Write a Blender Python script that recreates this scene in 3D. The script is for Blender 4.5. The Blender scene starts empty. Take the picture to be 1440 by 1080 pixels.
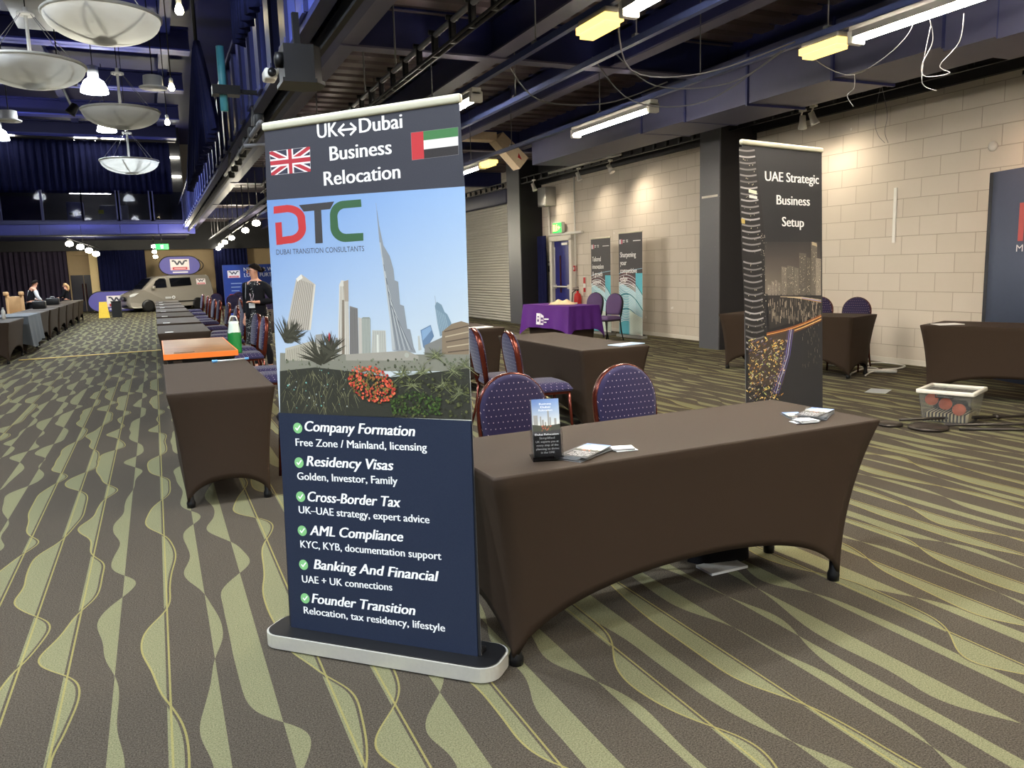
import bpy, bmesh, math, random
from mathutils import Vector, Matrix
PI = math.pi
scene = bpy.context.scene
COL = scene.collection

# ------------------------------------------------------------------ camera
CF, CPIT, CROLL, CYAW, CH = 1105.5, 0.14671, -0.030143, 0.41990, 1.4394
_f = Vector((math.sin(CYAW)*math.cos(CPIT), math.cos(CYAW)*math.cos(CPIT), -math.sin(CPIT)))
_r = Vector((math.cos(CYAW), -math.sin(CYAW), 0))
_u = _r.cross(_f)
CR = math.cos(CROLL)*_r + math.sin(CROLL)*_u
CU = -math.sin(CROLL)*_r + math.cos(CROLL)*_u
CO = Vector((0, 0, CH))
cam_data = bpy.data.cameras.new('camera')
cam = bpy.data.objects.new('camera', cam_data)
COL.objects.link(cam)
cam_data.sensor_width = 36.0
cam_data.sensor_fit = 'HORIZONTAL'
cam_data.lens = CF/1440*36
cam_data.clip_start = 0.05
cam_data.clip_end = 200
mw = Matrix((CR, CU, -_f)).transposed().to_4x4()
mw.translation = CO
cam.matrix_world = mw
scene.camera = cam

# ------------------------------------------------------------------ world, exposure
scene.view_settings.view_transform = 'Standard'
scene.view_settings.look = 'None'
scene.view_settings.gamma = 1.0
scene.view_settings.exposure = 1.6
world = bpy.data.worlds.new('hall_air')
scene.world = world
world.use_nodes = True
world.node_tree.nodes['Background'].inputs[0].default_value = (0.55, 0.62, 0.75, 1)
world.node_tree.nodes['Background'].inputs[1].default_value = 0.25
scene.cycles.max_bounces = 6
scene.cycles.diffuse_bounces = 3
scene.cycles.sample_clamp_indirect = 4.0
scene.cycles.use_denoising = True

# lamp strengths (the lamps themselves are built further down)
FLUO_E = 72.0       # fluorescent tube emission
HIBAY_E = 16.0      # high-bay shade emission
HIBAY_W = 360.0     # high-bay lamp power
BOWL_W = 2.6
SPOT_W = 16.0

# ------------------------------------------------------------------ helpers
def lin(c):
    c /= 255.0
    return c/12.92 if c <= 0.04045 else ((c+0.055)/1.055)**2.4
def C(r, g, b): return (lin(r), lin(g), lin(b), 1.0)

def pix_plane(px, py, o, ud, tilt=0.0):
    """measure a print: where the sight line of a photo point meets the sheet through o along ud, leaning back by tilt: (u, v)"""
    d = _f + CR*((px-720)/CF) - CU*((py-540)/CF)
    u = Vector((ud[0], ud[1], 0)); nb = Vector((-ud[1], ud[0], 0))
    v = Vector((0, 0, math.cos(tilt)))+nb*math.sin(tilt)
    n = u.cross(v); O = Vector((o[0], o[1], 0))
    t = (O-CO).dot(n)/d.dot(n)
    p = CO+d*t-O
    return (p.dot(u), p.dot(v))

class NT:
    def __init__(s, name):
        s.m = bpy.data.materials.new(name)
        s.m.use_nodes = True
        s.t = s.m.node_tree
        s.b = s.t.nodes['Principled BSDF']
    def node(s, typ, **kw):
        n = s.t.nodes.new(typ)
        for k, v in kw.items(): setattr(n, k, v)
        return n
    def put(s, sock, v):
        if hasattr(v, 'is_linked') or isinstance(v, bpy.types.NodeSocket): s.t.links.new(v, sock)
        else: sock.default_value = v
    def M(s, op, a, b=None, c=None):
        n = s.node('ShaderNodeMath', operation=op)
        s.put(n.inputs[0], a)
        if b is not None: s.put(n.inputs[1], b)
        if c is not None: s.put(n.inputs[2], c)
        return n.outputs[0]
    def mix(s, f, a, b):
        n = s.node('ShaderNodeMix', data_type='RGBA')
        s.put(n.inputs[0], f); s.put(n.inputs[6], a); s.put(n.inputs[7], b)
        return n.outputs[2]
    def obj(s): return s.node('ShaderNodeTexCoord').outputs['Object']
    def xyz(s, v):
        n = s.node('ShaderNodeSeparateXYZ'); s.t.links.new(v, n.inputs[0]); return n.outputs
    def comb(s, x, y, z=0.0):
        n = s.node('ShaderNodeCombineXYZ')
        s.put(n.inputs[0], x); s.put(n.inputs[1], y); s.put(n.inputs[2], z)
        return n.outputs[0]
    def noise(s, scale, vec=None, detail=3.0, rough=0.5):
        n = s.node('ShaderNodeTexNoise')
        n.inputs['Scale'].default_value = scale; n.inputs['Detail'].default_value = detail
        n.inputs['Roughness'].default_value = rough
        if vec is not None: s.t.links.new(vec, n.inputs['Vector'])
        return n.outputs['Fac']
    def set(s, color=None, rough=None, metal=None, spec=None, bump=None, bd=0.002, bs=0.4):
        if color is not None: s.put(s.b.inputs['Base Color'], color)
        if rough is not None: s.put(s.b.inputs['Roughness'], rough)
        if metal is not None: s.put(s.b.inputs['Metallic'], metal)
        if spec is not None: s.put(s.b.inputs['Specular IOR Level'], spec)
        if bump is not None:
            n = s.node('ShaderNodeBump'); n.inputs['Strength'].default_value = bs; n.inputs['Distance'].default_value = bd
            s.t.links.new(bump, n.inputs['Height']); s.t.links.new(n.outputs[0], s.b.inputs['Normal'])
        return s.m

def plain(name, col, rough=0.6, metal=0.0, spec=0.5, var=0.12, scale=30.0, bump=0.0):
    """paint, cloth or metal with a little procedural unevenness"""
    n = NT(name)
    f = n.noise(scale, n.obj())
    lo = tuple(c*(1-var) for c in col[:3])+(1,)
    hi = tuple(min(1, c*(1+var)) for c in col[:3])+(1,)
    n.set(n.mix(f, lo, hi), rough, metal, spec)
    if bump: n.set(bump=f, bd=bump)
    return n.m

def emit(name, col, strength, base=None):
    n = NT(name)
    n.set(base or col, 0.4)
    n.b.inputs['Emission Color'].default_value = col
    n.b.inputs['Emission Strength'].default_value = strength
    return n.m

class MB:
    """collects shapes, then links them as one mesh object"""
    def __init__(s):
        s.bm = bmesh.new(); s.cl = None
    def add(s, vs, fs, mat=0, smooth=False, M=None):
        bv = [s.bm.verts.new(M @ Vector(v) if M else Vector(v)) for v in vs]
        out = []
        for f in fs:
            try:
                q = s.bm.faces.new([bv[i] for i in f])
            except ValueError:
                continue
            q.material_index = mat; q.smooth = smooth; out.append(q)
        return out
    def box(s, c, d, mat=0, bev=0.0, M=None, seg=2):
        x, y, z = d[0]/2, d[1]/2, d[2]/2
        vs = [(c[0]+i*x, c[1]+j*y, c[2]+k*z) for i in (-1, 1) for j in (-1, 1) for k in (-1, 1)]
        fs = [(0, 1, 3, 2), (4, 6, 7, 5), (0, 4, 5, 1), (2, 3, 7, 6), (0, 2, 6, 4), (1, 5, 7, 3)]
        if not bev:
            s.add(vs, fs, mat, False, M); return
        t = bmesh.new()
        tv = [t.verts.new(v) for v in vs]
        for f in fs: t.faces.new([tv[i] for i in f])
        bmesh.ops.bevel(t, geom=t.edges[:], offset=bev, segments=seg, profile=0.5, affect='EDGES')
        t.verts.index_update()
        s.add([v.co.copy() for v in t.verts], [[v.index for v in f.verts] for f in t.faces], mat, True, M)
        t.free()
    def path(s, pts, r, seg=8, mat=0, closed=False, M=None, smooth=True, sq=1.0):
        pts = [Vector(p) for p in pts]; n = len(pts)
        rs = r if isinstance(r, (list, tuple)) else [r]*n
        vs, fs = [], []
        prev = None
        for i, p in enumerate(pts):
            if closed: t = (pts[(i+1) % n]-pts[i-1])
            else: t = pts[min(i+1, n-1)]-pts[max(i-1, 0)]
            t.normalize()
            if prev is None:
                a = Vector((0, 0, 1)) if abs(t.z) < 0.9 else Vector((1, 0, 0))
            else: a = prev
            a = a-t*a.dot(t); a.normalize(); prev = a
            b = t.cross(a)
            for k in range(seg):
                th = 2*PI*k/seg+PI/seg
                vs.append(p+(a*math.cos(th)+b*math.sin(th)*sq)*rs[i])
        m = n if closed else n-1
        for i in range(m):
            for k in range(seg):
                fs.append((i*seg+k, i*seg+(k+1) % seg, ((i+1) % n)*seg+(k+1) % seg, ((i+1) % n)*seg+k))
        if not closed:
            fs.append(tuple(range(seg-1, -1, -1))); fs.append(tuple((n-1)*seg+k for k in range(seg)))
        s.add(vs, fs, mat, smooth, M)
    def tube(s, a, b, r, seg=8, mat=0, M=None, smooth=True):
        s.path([a, b], r, seg, mat, False, M, smooth)
    def bar(s, a, b, w, mat=0, M=None):
        s.path([a, b], w*0.7071, 4, mat, False, M, False)
    def lathe(s, prof, seg=24, mat=0, M=None, smooth=True, sx=1.0, sy=1.0, cap=True):
        vs, fs = [], []
        n = len(prof)
        for r, z in prof:
            for k in range(seg):
                a = 2*PI*k/seg
                vs.append((r*math.cos(a)*sx, r*math.sin(a)*sy, z))
        for i in range(n-1):
            for k in range(seg):
                fs.append((i*seg+k, i*seg+(k+1) % seg, (i+1)*seg+(k+1) % seg, (i+1)*seg+k))
        if cap and prof[0][0] > 1e-4: fs.append(tuple(range(seg-1, -1, -1)))
        if cap and prof[-1][0] > 1e-4: fs.append(tuple((n-1)*seg+k for k in range(seg)))
        s.add(vs, fs, mat, smooth, M)
        return s
    def prism(s, pts, z0, z1, mat=0, M=None, smooth=False):
        n = len(pts)
        vs = [(p[0], p[1], z0) for p in pts]+[(p[0], p[1], z1) for p in pts]
        fs = [tuple(range(n-1, -1, -1)), tuple(range(n, 2*n))]
        fs += [(i, (i+1) % n, n+(i+1) % n, n+i) for i in range(n)]
        s.add(vs, fs, mat, smooth, M)
    def grid(s, fn, nu, nv, mat=0, smooth=True, M=None, closed=False):
        vs = [fn(i/nu, j/nv) for i in range(nu+1) for j in range(nv+1)]
        w = nv+1
        fs = [(i*w+j, (i+1)*w+j, (i+1)*w+j+1, i*w+j+1) for i in range(nu) for j in range(nv)]
        s.add(vs, fs, mat, smooth, M)
    def build(s, name, mats, parent=None, loc=None, merge=False):
        if merge: bmesh.ops.remove_doubles(s.bm, verts=s.bm.verts[:], dist=1e-5)
        bmesh.ops.recalc_face_normals(s.bm, faces=s.bm.faces[:])
        me = bpy.data.meshes.new(name)
        s.bm.to_mesh(me); s.bm.free()
        for m in (mats if isinstance(mats, (list, tuple)) else [mats]): me.materials.append(m)
        o = bpy.data.objects.new(name, me)
        COL.objects.link(o)
        if parent: o.parent = parent
        if loc: o.location = loc
        return o

def tag(o, label, cat, group=None, kind=None):
    if label: o['label'] = label
    if cat: o['category'] = cat
    if group: o['group'] = group
    if kind: o['kind'] = kind
    return o
def thing(name, label, cat, loc=(0, 0, 0), rz=0.0, group=None):
    o = bpy.data.objects.new(name, None)
    COL.objects.link(o)
    o.empty_display_size = 0.1
    o.location = loc; o.rotation_euler = (0, 0, rz)
    return tag(o, label, cat, group)
def struct(name, mb, mats, label=None):
    o = mb.build(name, mats); o['kind'] = 'structure'
    if label: o['label'] = label
    return o
def copy_tree(o, parent=None):
    c = o.copy(); COL.objects.link(c)
    if parent: c.parent = parent
    for ch in [x for x in bpy.data.objects if x.parent == o]: copy_tree(ch, c)
    return c
def dup(root, loc, rz, label, group=None):
    c = copy_tree(root)
    c.location = loc; c.rotation_euler = (0, 0, rz); c['label'] = label
    if group: c['group'] = group
    elif 'group' in c: del c['group']
    return c
ORD = ['nearest', 'second', 'third', 'fourth', 'fifth', 'sixth', 'seventh', 'eighth', 'ninth', 'tenth', 'eleventh', 'twelfth', 'thirteenth', 'fourteenth', 'fifteenth', 'sixteenth']

# ------------------------------------------------------------------ materials
def carpet_material():
    n = NT('patterned_carpet')
    o = n.xyz(n.obj()); x, y = o[0], o[1]
    u = n.M('DIVIDE', x, 0.172)
    mask = ln = dk = None
    for off in (0.0, 1.0, -1.0):                               # a lens may bulge over into the next stripe
        cell = n.M('ADD', n.M('FLOOR', u), off)
        lx = n.M('SUBTRACT', n.M('SUBTRACT', n.M('FRACT', u), 0.5), off)
        wn = n.node('ShaderNodeTexWhiteNoise', noise_dimensions='1D'); n.put(wn.inputs['W'], cell)
        h = n.xyz(wn.outputs['Color'])
        nz = n.noise(1.0, n.comb(n.M('MULTIPLY', cell, 7.31), n.M('MULTIPLY', y, 0.9)), 1.0)
        th = n.M('ADD', n.M('MULTIPLY', y, 2*PI/1.7), n.M('ADD', n.M('MULTIPLY', h[0], 2*PI), n.M('MULTIPLY', nz, 9.0)))
        amp = n.M('ADD', 0.32, n.M('MULTIPLY', h[1], 0.28))
        w = n.M('MULTIPLY', n.M('SUBTRACT', n.M('SINE', th), 0.25), amp)
        a = n.M('MULTIPLY', lx, n.M('SIGN', w))
        mk = n.M('MULTIPLY', n.M('GREATER_THAN', a, 0.0), n.M('LESS_THAN', a, n.M('ABSOLUTE', w)))
        on = n.M('GREATER_THAN', h[2], 0.6)
        wy = n.M('MULTIPLY', w, 1.08)
        d1 = n.M('ABSOLUTE', n.M('SUBTRACT', lx, n.M('ADD', wy, 0.045)))
        d2 = n.M('ABSOLUTE', n.M('SUBTRACT', lx, 0.07))
        l_ = n.M('MULTIPLY', on, n.M('LESS_THAN', n.M('MINIMUM', d1, d2), 0.021))
        d_ = n.M('MULTIPLY', on, n.M('LESS_THAN', n.M('ABSOLUTE', n.M('SUBTRACT', lx, wy)), 0.024))
        mask = mk if mask is None else n.M('MAXIMUM', mask, mk)
        ln = l_ if ln is None else n.M('MAXIMUM', ln, l_)
        dk = d_ if dk is None else n.M('MAXIMUM', dk, d_)
    fl = n.noise(190.0, n.obj(), 3.0, 0.85)
    fl = n.M('ADD', 0.5, n.M('MULTIPLY', n.M('SUBTRACT', fl, 0.5), 3.2))
    fl = n.M('MINIMUM', n.M('MAXIMUM', fl, 0.0), 1.0)
    soil = n.noise(1.3, n.obj(), 3.0)
    base = n.mix(fl, C(30, 27, 22), C(94, 86, 75))
    grn = n.mix(fl, C(86, 86, 63), C(134, 132, 100))
    c1 = n.mix(mask, base, grn)
    c2 = n.mix(n.M('MULTIPLY', dk, 0.75), c1, base)
    c3 = n.mix(n.M('MULTIPLY', ln, 0.8), c2, n.mix(fl, C(126, 120, 68), C(150, 142, 88)))
    c4 = n.mix(n.M('MULTIPLY', soil, 0.25), c3, n.mix(0.5, c3, C(70, 66, 60)))
    return n.set(c4, 0.95, spec=0.1, bump=fl, bd=0.004, bs=0.5)

def block_wall_material():
    n = NT('painted_blockwork')
    o = n.xyz(n.obj())
    br = n.node('ShaderNodeTexBrick')
    br.offset = 0.5
    n.put(br.inputs['Vector'], n.comb(o[1], o[2]))
    br.inputs['Scale'].default_value = 1.0
    br.inputs['Brick Width'].default_value = 0.52
    br.inputs['Row Height'].default_value = 0.243
    br.inputs['Mortar Size'].default_value = 0.005
    br.inputs['Mortar Smooth'].default_value = 0.3
    br.inputs['Color1'].default_value = C(220, 212, 201)
    br.inputs['Color2'].default_value = C(214, 206, 194)
    br.inputs['Mortar'].default_value = C(178, 168, 154)
    chip = n.node('ShaderNodeTexNoise'); chip.inputs['Scale'].default_value = 5.0; chip.inputs['Detail'].default_value = 5.0
    n.t.links.new(n.obj(), chip.inputs['Vector'])
    sp = n.M('GREATER_THAN', chip.outputs['Fac'], 0.735)
    dirt = n.noise(1.2, n.obj(), 4.0)
    col = n.mix(n.M('MULTIPLY', dirt, 0.22), br.outputs['Color'], C(170, 158, 140))
    col = n.mix(sp, col, C(236, 232, 226))
    hgt = n.M('ADD', n.M('MULTIPLY', br.outputs['Fac'], -1.0), n.M('MULTIPLY', n.noise(60, n.obj()), 0.3))
    return n.set(col, 0.75, spec=0.3, bump=hgt, bd=0.006, bs=0.6)

def dotted_fabric(name, base, dot, pitch=0.031, r=0.0026):
    n = NT(name)
    o = n.xyz(n.obj()); 
    x = n.M('DIVIDE', n.M('ADD', o[0], n.M('MULTIPLY', o[2], 0.12)), pitch)
    z = n.M('DIVIDE', n.M('ADD', o[2], o[1]), pitch)
    row = n.M('FLOOR', z)
    x = n.M('ADD', x, n.M('MULTIPLY', n.M('MODULO', row, 2.0), 0.5))
    fx = n.M('SUBTRACT', n.M('FRACT', x), 0.5); fz = n.M('SUBTRACT', n.M('FRACT', z), 0.5)
    d = n.M('SQRT', n.M('ADD', n.M('MULTIPLY', fx, fx), n.M('MULTIPLY', fz, fz)))
    m = n.M('LESS_THAN', d, r/pitch)
    f = n.noise(260.0, n.obj(), 2.0)
    c = n.mix(f, tuple(v*0.8 for v in base[:3])+(1,), tuple(v*1.2 for v in base[:3])+(1,))
    n.set(n.mix(m, c, dot), 0.85, spec=0.2)
    n.b.inputs['Sheen Weight'].default_value = 0.15
    return n.m

def wood_material(name, a, b, scale=6.0):
    n = NT(name)
    o = n.xyz(n.obj())
    f = n.noise(scale, n.comb(n.M('MULTIPLY', o[0], 6.0), o[1], n.M('MULTIPLY', o[2], 6.0)), 5.0)
    return n.set(n.mix(f, a, b), 0.45)

def print_material():
    n = NT('printed_vinyl')
    at = n.node('ShaderNodeAttribute', attribute_name='Col')
    f = n.noise(300.0, n.obj())
    n.set(n.mix(n.M('MULTIPLY', f, 0.04), at.outputs['Color'], (0.5, 0.5, 0.5, 1)), 0.5, spec=0.35)
    return n.m

CARPET = carpet_material()
BLOCK = block_wall_material()
PRINT = print_material()
BLACKCLOTH = plain('black_stretch_cloth', C(45, 33, 23), 0.72, spec=0.25, var=0.06, scale=500, bump=0.0004)
GREYCLOTH = plain('grey_tablecloth', C(92, 98, 104), 0.8, spec=0.2, var=0.08, scale=200)
PURPLECLOTH = plain('purple_tablecloth', C(82, 34, 120), 0.75, spec=0.25, var=0.08, scale=120)
DOTTED = dotted_fabric('purple_dotted_fabric', C(38, 32, 63), C(190, 172, 176), 0.025, 0.0021)
PLUMFAB = plain('plum_fabric', C(92, 74, 112), 0.85, spec=0.2, scale=200)
COPPER = plain('polished_copper_wood', C(92, 38, 26), 0.2, metal=0.6, var=0.25, scale=9)
MAHOG = plain('dark_red_metal', C(72, 26, 22), 0.3, metal=0.3, var=0.15)
BLACKMETAL = plain('black_metal', C(22, 22, 24), 0.45, metal=0.4)
BLACKPLAST = plain('black_plastic', C(20, 20, 22), 0.35)
ALU = plain('brushed_aluminium', C(206, 203, 194), 0.36, metal=0.45, var=0.06, scale=80)
CREAMRAIL = plain('cream_rail', C(206, 202, 180), 0.4, var=0.05)
BLUEPAINT = plain('navy_blue_paint', C(32, 38, 90), 0.45, var=0.15, scale=5)
DEEPBLUE = plain('deep_blue_paint', C(13, 15, 80), 0.5, var=0.2, scale=3)
STEELBLUE = plain('steel_blue_paint', C(48, 55, 142), 0.4, var=0.12, scale=6)
PANELBLUE = plain('panel_blue_paint', C(74, 84, 160), 0.35, var=0.12, scale=6)
STRUTBLUE = plain('blue_strut_paint', C(60, 72, 118), 0.4, var=0.1, scale=8)
DUCTBLUE = plain('grey_blue_duct_paint', C(66, 68, 96), 0.5, var=0.12, scale=4)
DARKPAINT = plain('near_black_paint', C(26, 26, 32), 0.6, var=0.2, scale=4)
DECK = plain('mauve_deck_paint', C(104, 90, 96), 0.5, var=0.15, scale=3)
FLANGE = plain('lit_flange_paint', C(92, 89, 114), 0.45, var=0.12, scale=5)  # underside of the blue beams, lamplight from below put into the colour
CURTAIN = plain('navy_curtain', C(25, 29, 66), 0.9, spec=0.1, var=0.2, scale=14)
CURTAINLOW = plain('charcoal_purple_curtain', C(56, 50, 66), 0.9, spec=0.1, var=0.2, scale=14)
WHITEPLAST = plain('white_plastic', C(225, 224, 218), 0.4, var=0.03)
WHITEPAINT = plain('white_paint', C(224, 220, 210), 0.55, var=0.04)
PAPER = plain('white_card', C(236, 236, 232), 0.6, var=0.02)
GREYSTEEL = plain('grey_steel', C(112, 112, 116), 0.45, metal=0.2, var=0.2, scale=12)
SHUTTERM = plain('grey_shutter_slats', C(196, 194, 184), 0.45, metal=0.1, var=0.1)
SILVER = plain('silver_paint', C(178, 178, 176), 0.35, metal=0.5, var=0.05)
BEIGEWALL = plain('beige_plaster', C(196, 172, 136), 0.8, var=0.06, scale=4)
FLUO = emit('fluorescent_tube', (1.0, 0.90, 0.75, 1), FLUO_E)
TRACKGLOW = emit('track_lamp_glow', (1.0, 0.95, 0.75, 1), 14.0)
AMBERGLOW = emit('amber_diffuser', (1.0, 0.66, 0.16, 1), 0.9, C(220, 180, 80))
GLASSM = NT('clear_plastic'); GLASSM.set((0.96, 0.97, 0.98, 1), 0.06); GLASSM.b.inputs['Transmission Weight'].default_value = 1.0; GLASSM.b.inputs['IOR'].default_value = 1.12; GLASSM = GLASSM.m
PANE = NT('gallery_glass'); PANE.set((0.45, 0.48, 0.66, 1), 0.03); PANE.b.inputs['Transmission Weight'].default_value = 1.0; PANE.b.inputs['IOR'].default_value = 1.2; PANE = PANE.m
SKIN = plain('skin', C(206, 150, 122), 0.5, var=0.06)
BLACKWEAR = plain('black_clothing', C(20, 20, 24), 0.85, spec=0.15, var=0.2)
HAIR = plain('dark_brown_hair', C(20, 12, 8), 0.85, spec=0.15, var=0.3, scale=90)

# ------------------------------------------------------------------ printed artwork
_txt = {}
def glyphs(s, bold=0.0, shear=0.0):
    k = (s, bold, shear)
    if k in _txt: return _txt[k]
    cu = bpy.data.curves.new('lettering', 'FONT')
    cu.body = s; cu.size = 1.0; cu.offset = bold; cu.shear = shear; cu.resolution_u = 3; cu.fill_mode = 'FRONT'
    o = bpy.data.objects.new('lettering', cu)
    COL.objects.link(o)
    bpy.context.view_layer.update()
    dg = bpy.context.evaluated_depsgraph_get()
    me = bpy.data.meshes.new_from_object(o.evaluated_get(dg))
    vs = [(v.co.x, v.co.y) for v in me.vertices]
    fs = [tuple(p.vertices) for p in me.polygons]
    bpy.data.objects.remove(o); bpy.data.curves.remove(cu); bpy.data.meshes.remove(me)
    x0 = min(v[0] for v in vs); x1 = max(v[0] for v in vs)
    _txt[k] = (vs, fs, x0, x1)
    return _txt[k]
CAPH = max(v[1] for v in glyphs('H')[0])

class Art:
    """a flat print: coloured shapes in (u, v) metres on one upright sheet"""
    def __init__(s, step=4e-6, px=None):
        s.v, s.f, s.c, s.n, s.step, s.px = [], [], [], 0, step, px
    def poly(s, pts, col, cols=None):
        if s.px: pts = [s.px(*p) for p in pts]
        s.raw(pts, col, cols)
    def raw(s, pts, col, cols=None):
        s.n += 1
        b = len(s.v)
        s.v += [(p[0], -s.n*s.step, p[1]) for p in pts]
        s.f.append(tuple(range(b, b+len(pts))))
        s.c.append([cols[i] if cols else col for i in range(len(pts))])
    def line(s, a, b, w, col, w2=None):
        if s.px: a, b = s.px(*a), s.px(*b)
        s.rline(a, b, w, col, w2)
    def rline(s, a, b, w, col, w2=None):
        w2 = w if w2 is None else w2
        dx, dy = b[0]-a[0], b[1]-a[1]; l = math.hypot(dx, dy) or 1
        nx, ny = -dy/l/2, dx/l/2
        s.raw([(a[0]+nx*w, a[1]+ny*w), (b[0]+nx*w2, b[1]+ny*w2), (b[0]-nx*w2, b[1]-ny*w2), (a[0]-nx*w, a[1]-ny*w)], col)
    def disc(s, c, r, col, n=20):
        if s.px: c = s.px(*c)
        s.raw([(c[0]+r*math.cos(2*PI*i/n), c[1]+r*math.sin(2*PI*i/n)) for i in range(n)], col)
    def text(s, t, a, b, cap, col, bold=0.012, shear=0.0):
        """lettering whose baseline runs from a to b, capitals cap metres high"""
        if s.px: a, b = s.px(*a), s.px(*b)
        vs, fs, x0, x1 = glyphs(t, 0.0, shear)
        k = (b[0]-a[0])/(x1-x0); ky = cap/CAPH; sl = (b[1]-a[1])/((b[0]-a[0]) or 1)
        for dx in ((-bold*0.6, 0, bold*0.6) if bold > 0 else (0,)):
            s.n += 1
            o = len(s.v)
            for x, y in vs:
                uu = a[0]+(x-x0+dx)*k
                s.v.append((uu, -s.n*s.step, a[1]+sl*(uu-a[0])+y*ky))
            for f in fs:
                s.f.append(tuple(i+o for i in f)); s.c.append([col]*len(f))
    def gradient(s, corners, cols, nu=8, nv=8):
        """corners bl, br, tr, tl"""
        if s.px: corners = [s.px(*p) for p in corners]
        s.n += 1
        def bl(q, i, j): 
            a = [q[0][k]*(1-i)+q[1][k]*i for k in range(len(q[0]))]
            b = [q[3][k]*(1-i)+q[2][k]*i for k in range(len(q[0]))]
            return [a[k]*(1-j)+b[k]*j for k in range(len(a))]
        o = len(s.v)
        for i in range(nu+1):
            for j in range(nv+1):
                p = bl(corners, i/nu, j/nv); s.v.append((p[0], -s.n*s.step, p[1]))
        for i in range(nu):
            for j in range(nv):
                ids = [(i, j), (i+1, j), (i+1, j+1), (i, j+1)]
                s.f.append(tuple(o+a*(nv+1)+b for a, b in ids))
                s.c.append([tuple(bl(cols, a/nu, b/nv)) for a, b in ids])
    def build(s, name, parent=None, thick=0.0015, outline=None):
        vs, fs, cs = list(s.v), list(s.f), list(s.c)
        if outline:                                  # the sheet itself, with thickness and a plain back
            n = len(outline); b = len(vs)
            vs += [(p[0], 0.0, p[1]) for p in outline]+[(p[0], thick, p[1]) for p in outline]
            fs.append(tuple(range(b, b+n))); cs.append([(30, 30, 34)]*n)
            fs.append(tuple(range(b+2*n-1, b+n-1, -1))); cs.append([(170, 170, 170)]*n)
            for i in range(n):
                j = (i+1) % n
                fs.append((b+i, b+n+i, b+n+j, b+j)); cs.append([(120, 120, 120)]*4)
        me = bpy.data.meshes.new(name)
        me.from_pydata(vs, [], fs)
        at = me.color_attributes.new('Col', 'FLOAT_COLOR', 'CORNER')
        flat = []
        for f in cs:
            for c in f: flat += [lin(c[0]), lin(c[1]), lin(c[2]), 1.0]
        at.data.foreach_set('color', flat)
        me.materials.append(PRINT)
        o = bpy.data.objects.new(name, me)
        COL.objects.link(o)
        if parent: o.parent = parent
        return o

# ================================================================== THE SETTING
def box_struct(name, lo, hi, mat, label=None):
    m = MB(); m.box([(lo[i]+hi[i])/2 for i in range(3)], [hi[i]-lo[i] for i in range(3)])
    return struct(name, m, mat, label)

box_struct('floor', (-11, -15, -0.12), (9.3, 47, 0.0), CARPET)
box_struct('wall_right', (9.1, -15, 0), (9.3, 47, 4.2), BLOCK)
box_struct('wall_left', (-11.2, -15, 0), (-11, 47, 8), CURTAIN)
box_struct('wall_back', (-11, -15.2, 0), (9.3, -15, 8), BLOCK)
box_struct('wall_far', (-11, 42.2, 0), (9.3, 42.4, 8), BEIGEWALL)
box_struct('ceiling', (-11.2, -15.2, 7.8), (9.3, 47, 8.0), DEEPBLUE)
box_struct('baseboard_right', (9.085, -15, 0), (9.1, 16.4, 0.07), WHITEPAINT)
box_struct('trim_1', (9.02, -15, 3.48), (9.1, 18.2, 4.2), DARKPAINT)         # dark painted band above the blockwork
m = MB(); m.box((9.06, 3.2, 3.42), (0.07, 5.6, 0.05), 0); m.box((9.03, 3.2, 3.392), (0.03, 5.6, 0.012), 1)
struct('trim_2', m, [DARKPAINT, SILVER])

# deck over the side aisle: trapezoid ribs running across
m = MB()
P = 0.36
prof = []
for i in range(157):
    y = -14.9+P*i
    prof += [(y, 4.06), (y+0.20, 4.06), (y+0.235, 4.15), (y+0.325, 4.15)]
prof.append((-14.9+P*157, 4.06))
m.grid(lambda a, b: ((1.45, 9.1)[round(b)], prof[round(a*(len(prof)-1))][0], prof[round(a*(len(prof)-1))][1]), len(prof)-1, 1, smooth=False)
struct('ceiling_deck', m, DECK)
box_struct('ceiling_deck_slab', (1.45, -15, 4.16), (9.1, 42, 4.3), DARKPAINT)

def ibeam(name, a, b, zb, dep, fl):
    """rolled steel beam, lower flange at zb"""
    a, b = Vector(a), Vector(b)
    d = (b-a).normalized(); n = Vector((-d.y, d.x))
    m = MB()
    def strip(w, z0, z1, mat):
        q = [a+n*w/2, b+n*w/2, b-n*w/2, a-n*w/2]
        m.prism([(p.x, p.y) for p in q], z0, z1, mat)
    strip(fl, zb, zb+0.02, 1); strip(0.02, zb+0.02, zb+dep-0.02, 0); strip(fl, zb+dep-0.02, zb+dep, 0)
    return struct(name, m, [BLUEPAINT, FLANGE])
k = 3
for x, zb, fl in ((1.97, 3.68, 0.17), (3.56, 3.68, 0.2), (5.08, 3.68, 0.18), (6.75, 3.72, 0.18)):
    ibeam('trim_%d' % k, (x, -15), (x, 42), zb, 0.4, fl); k += 1
for y in (2.4, 8.2, 14.4, 20.6, 26.8, 33.0):
    ibeam('trim_%d' % k, (1.5, y), (9.05, y), 3.665, 0.42, 0.17); k += 1

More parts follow.
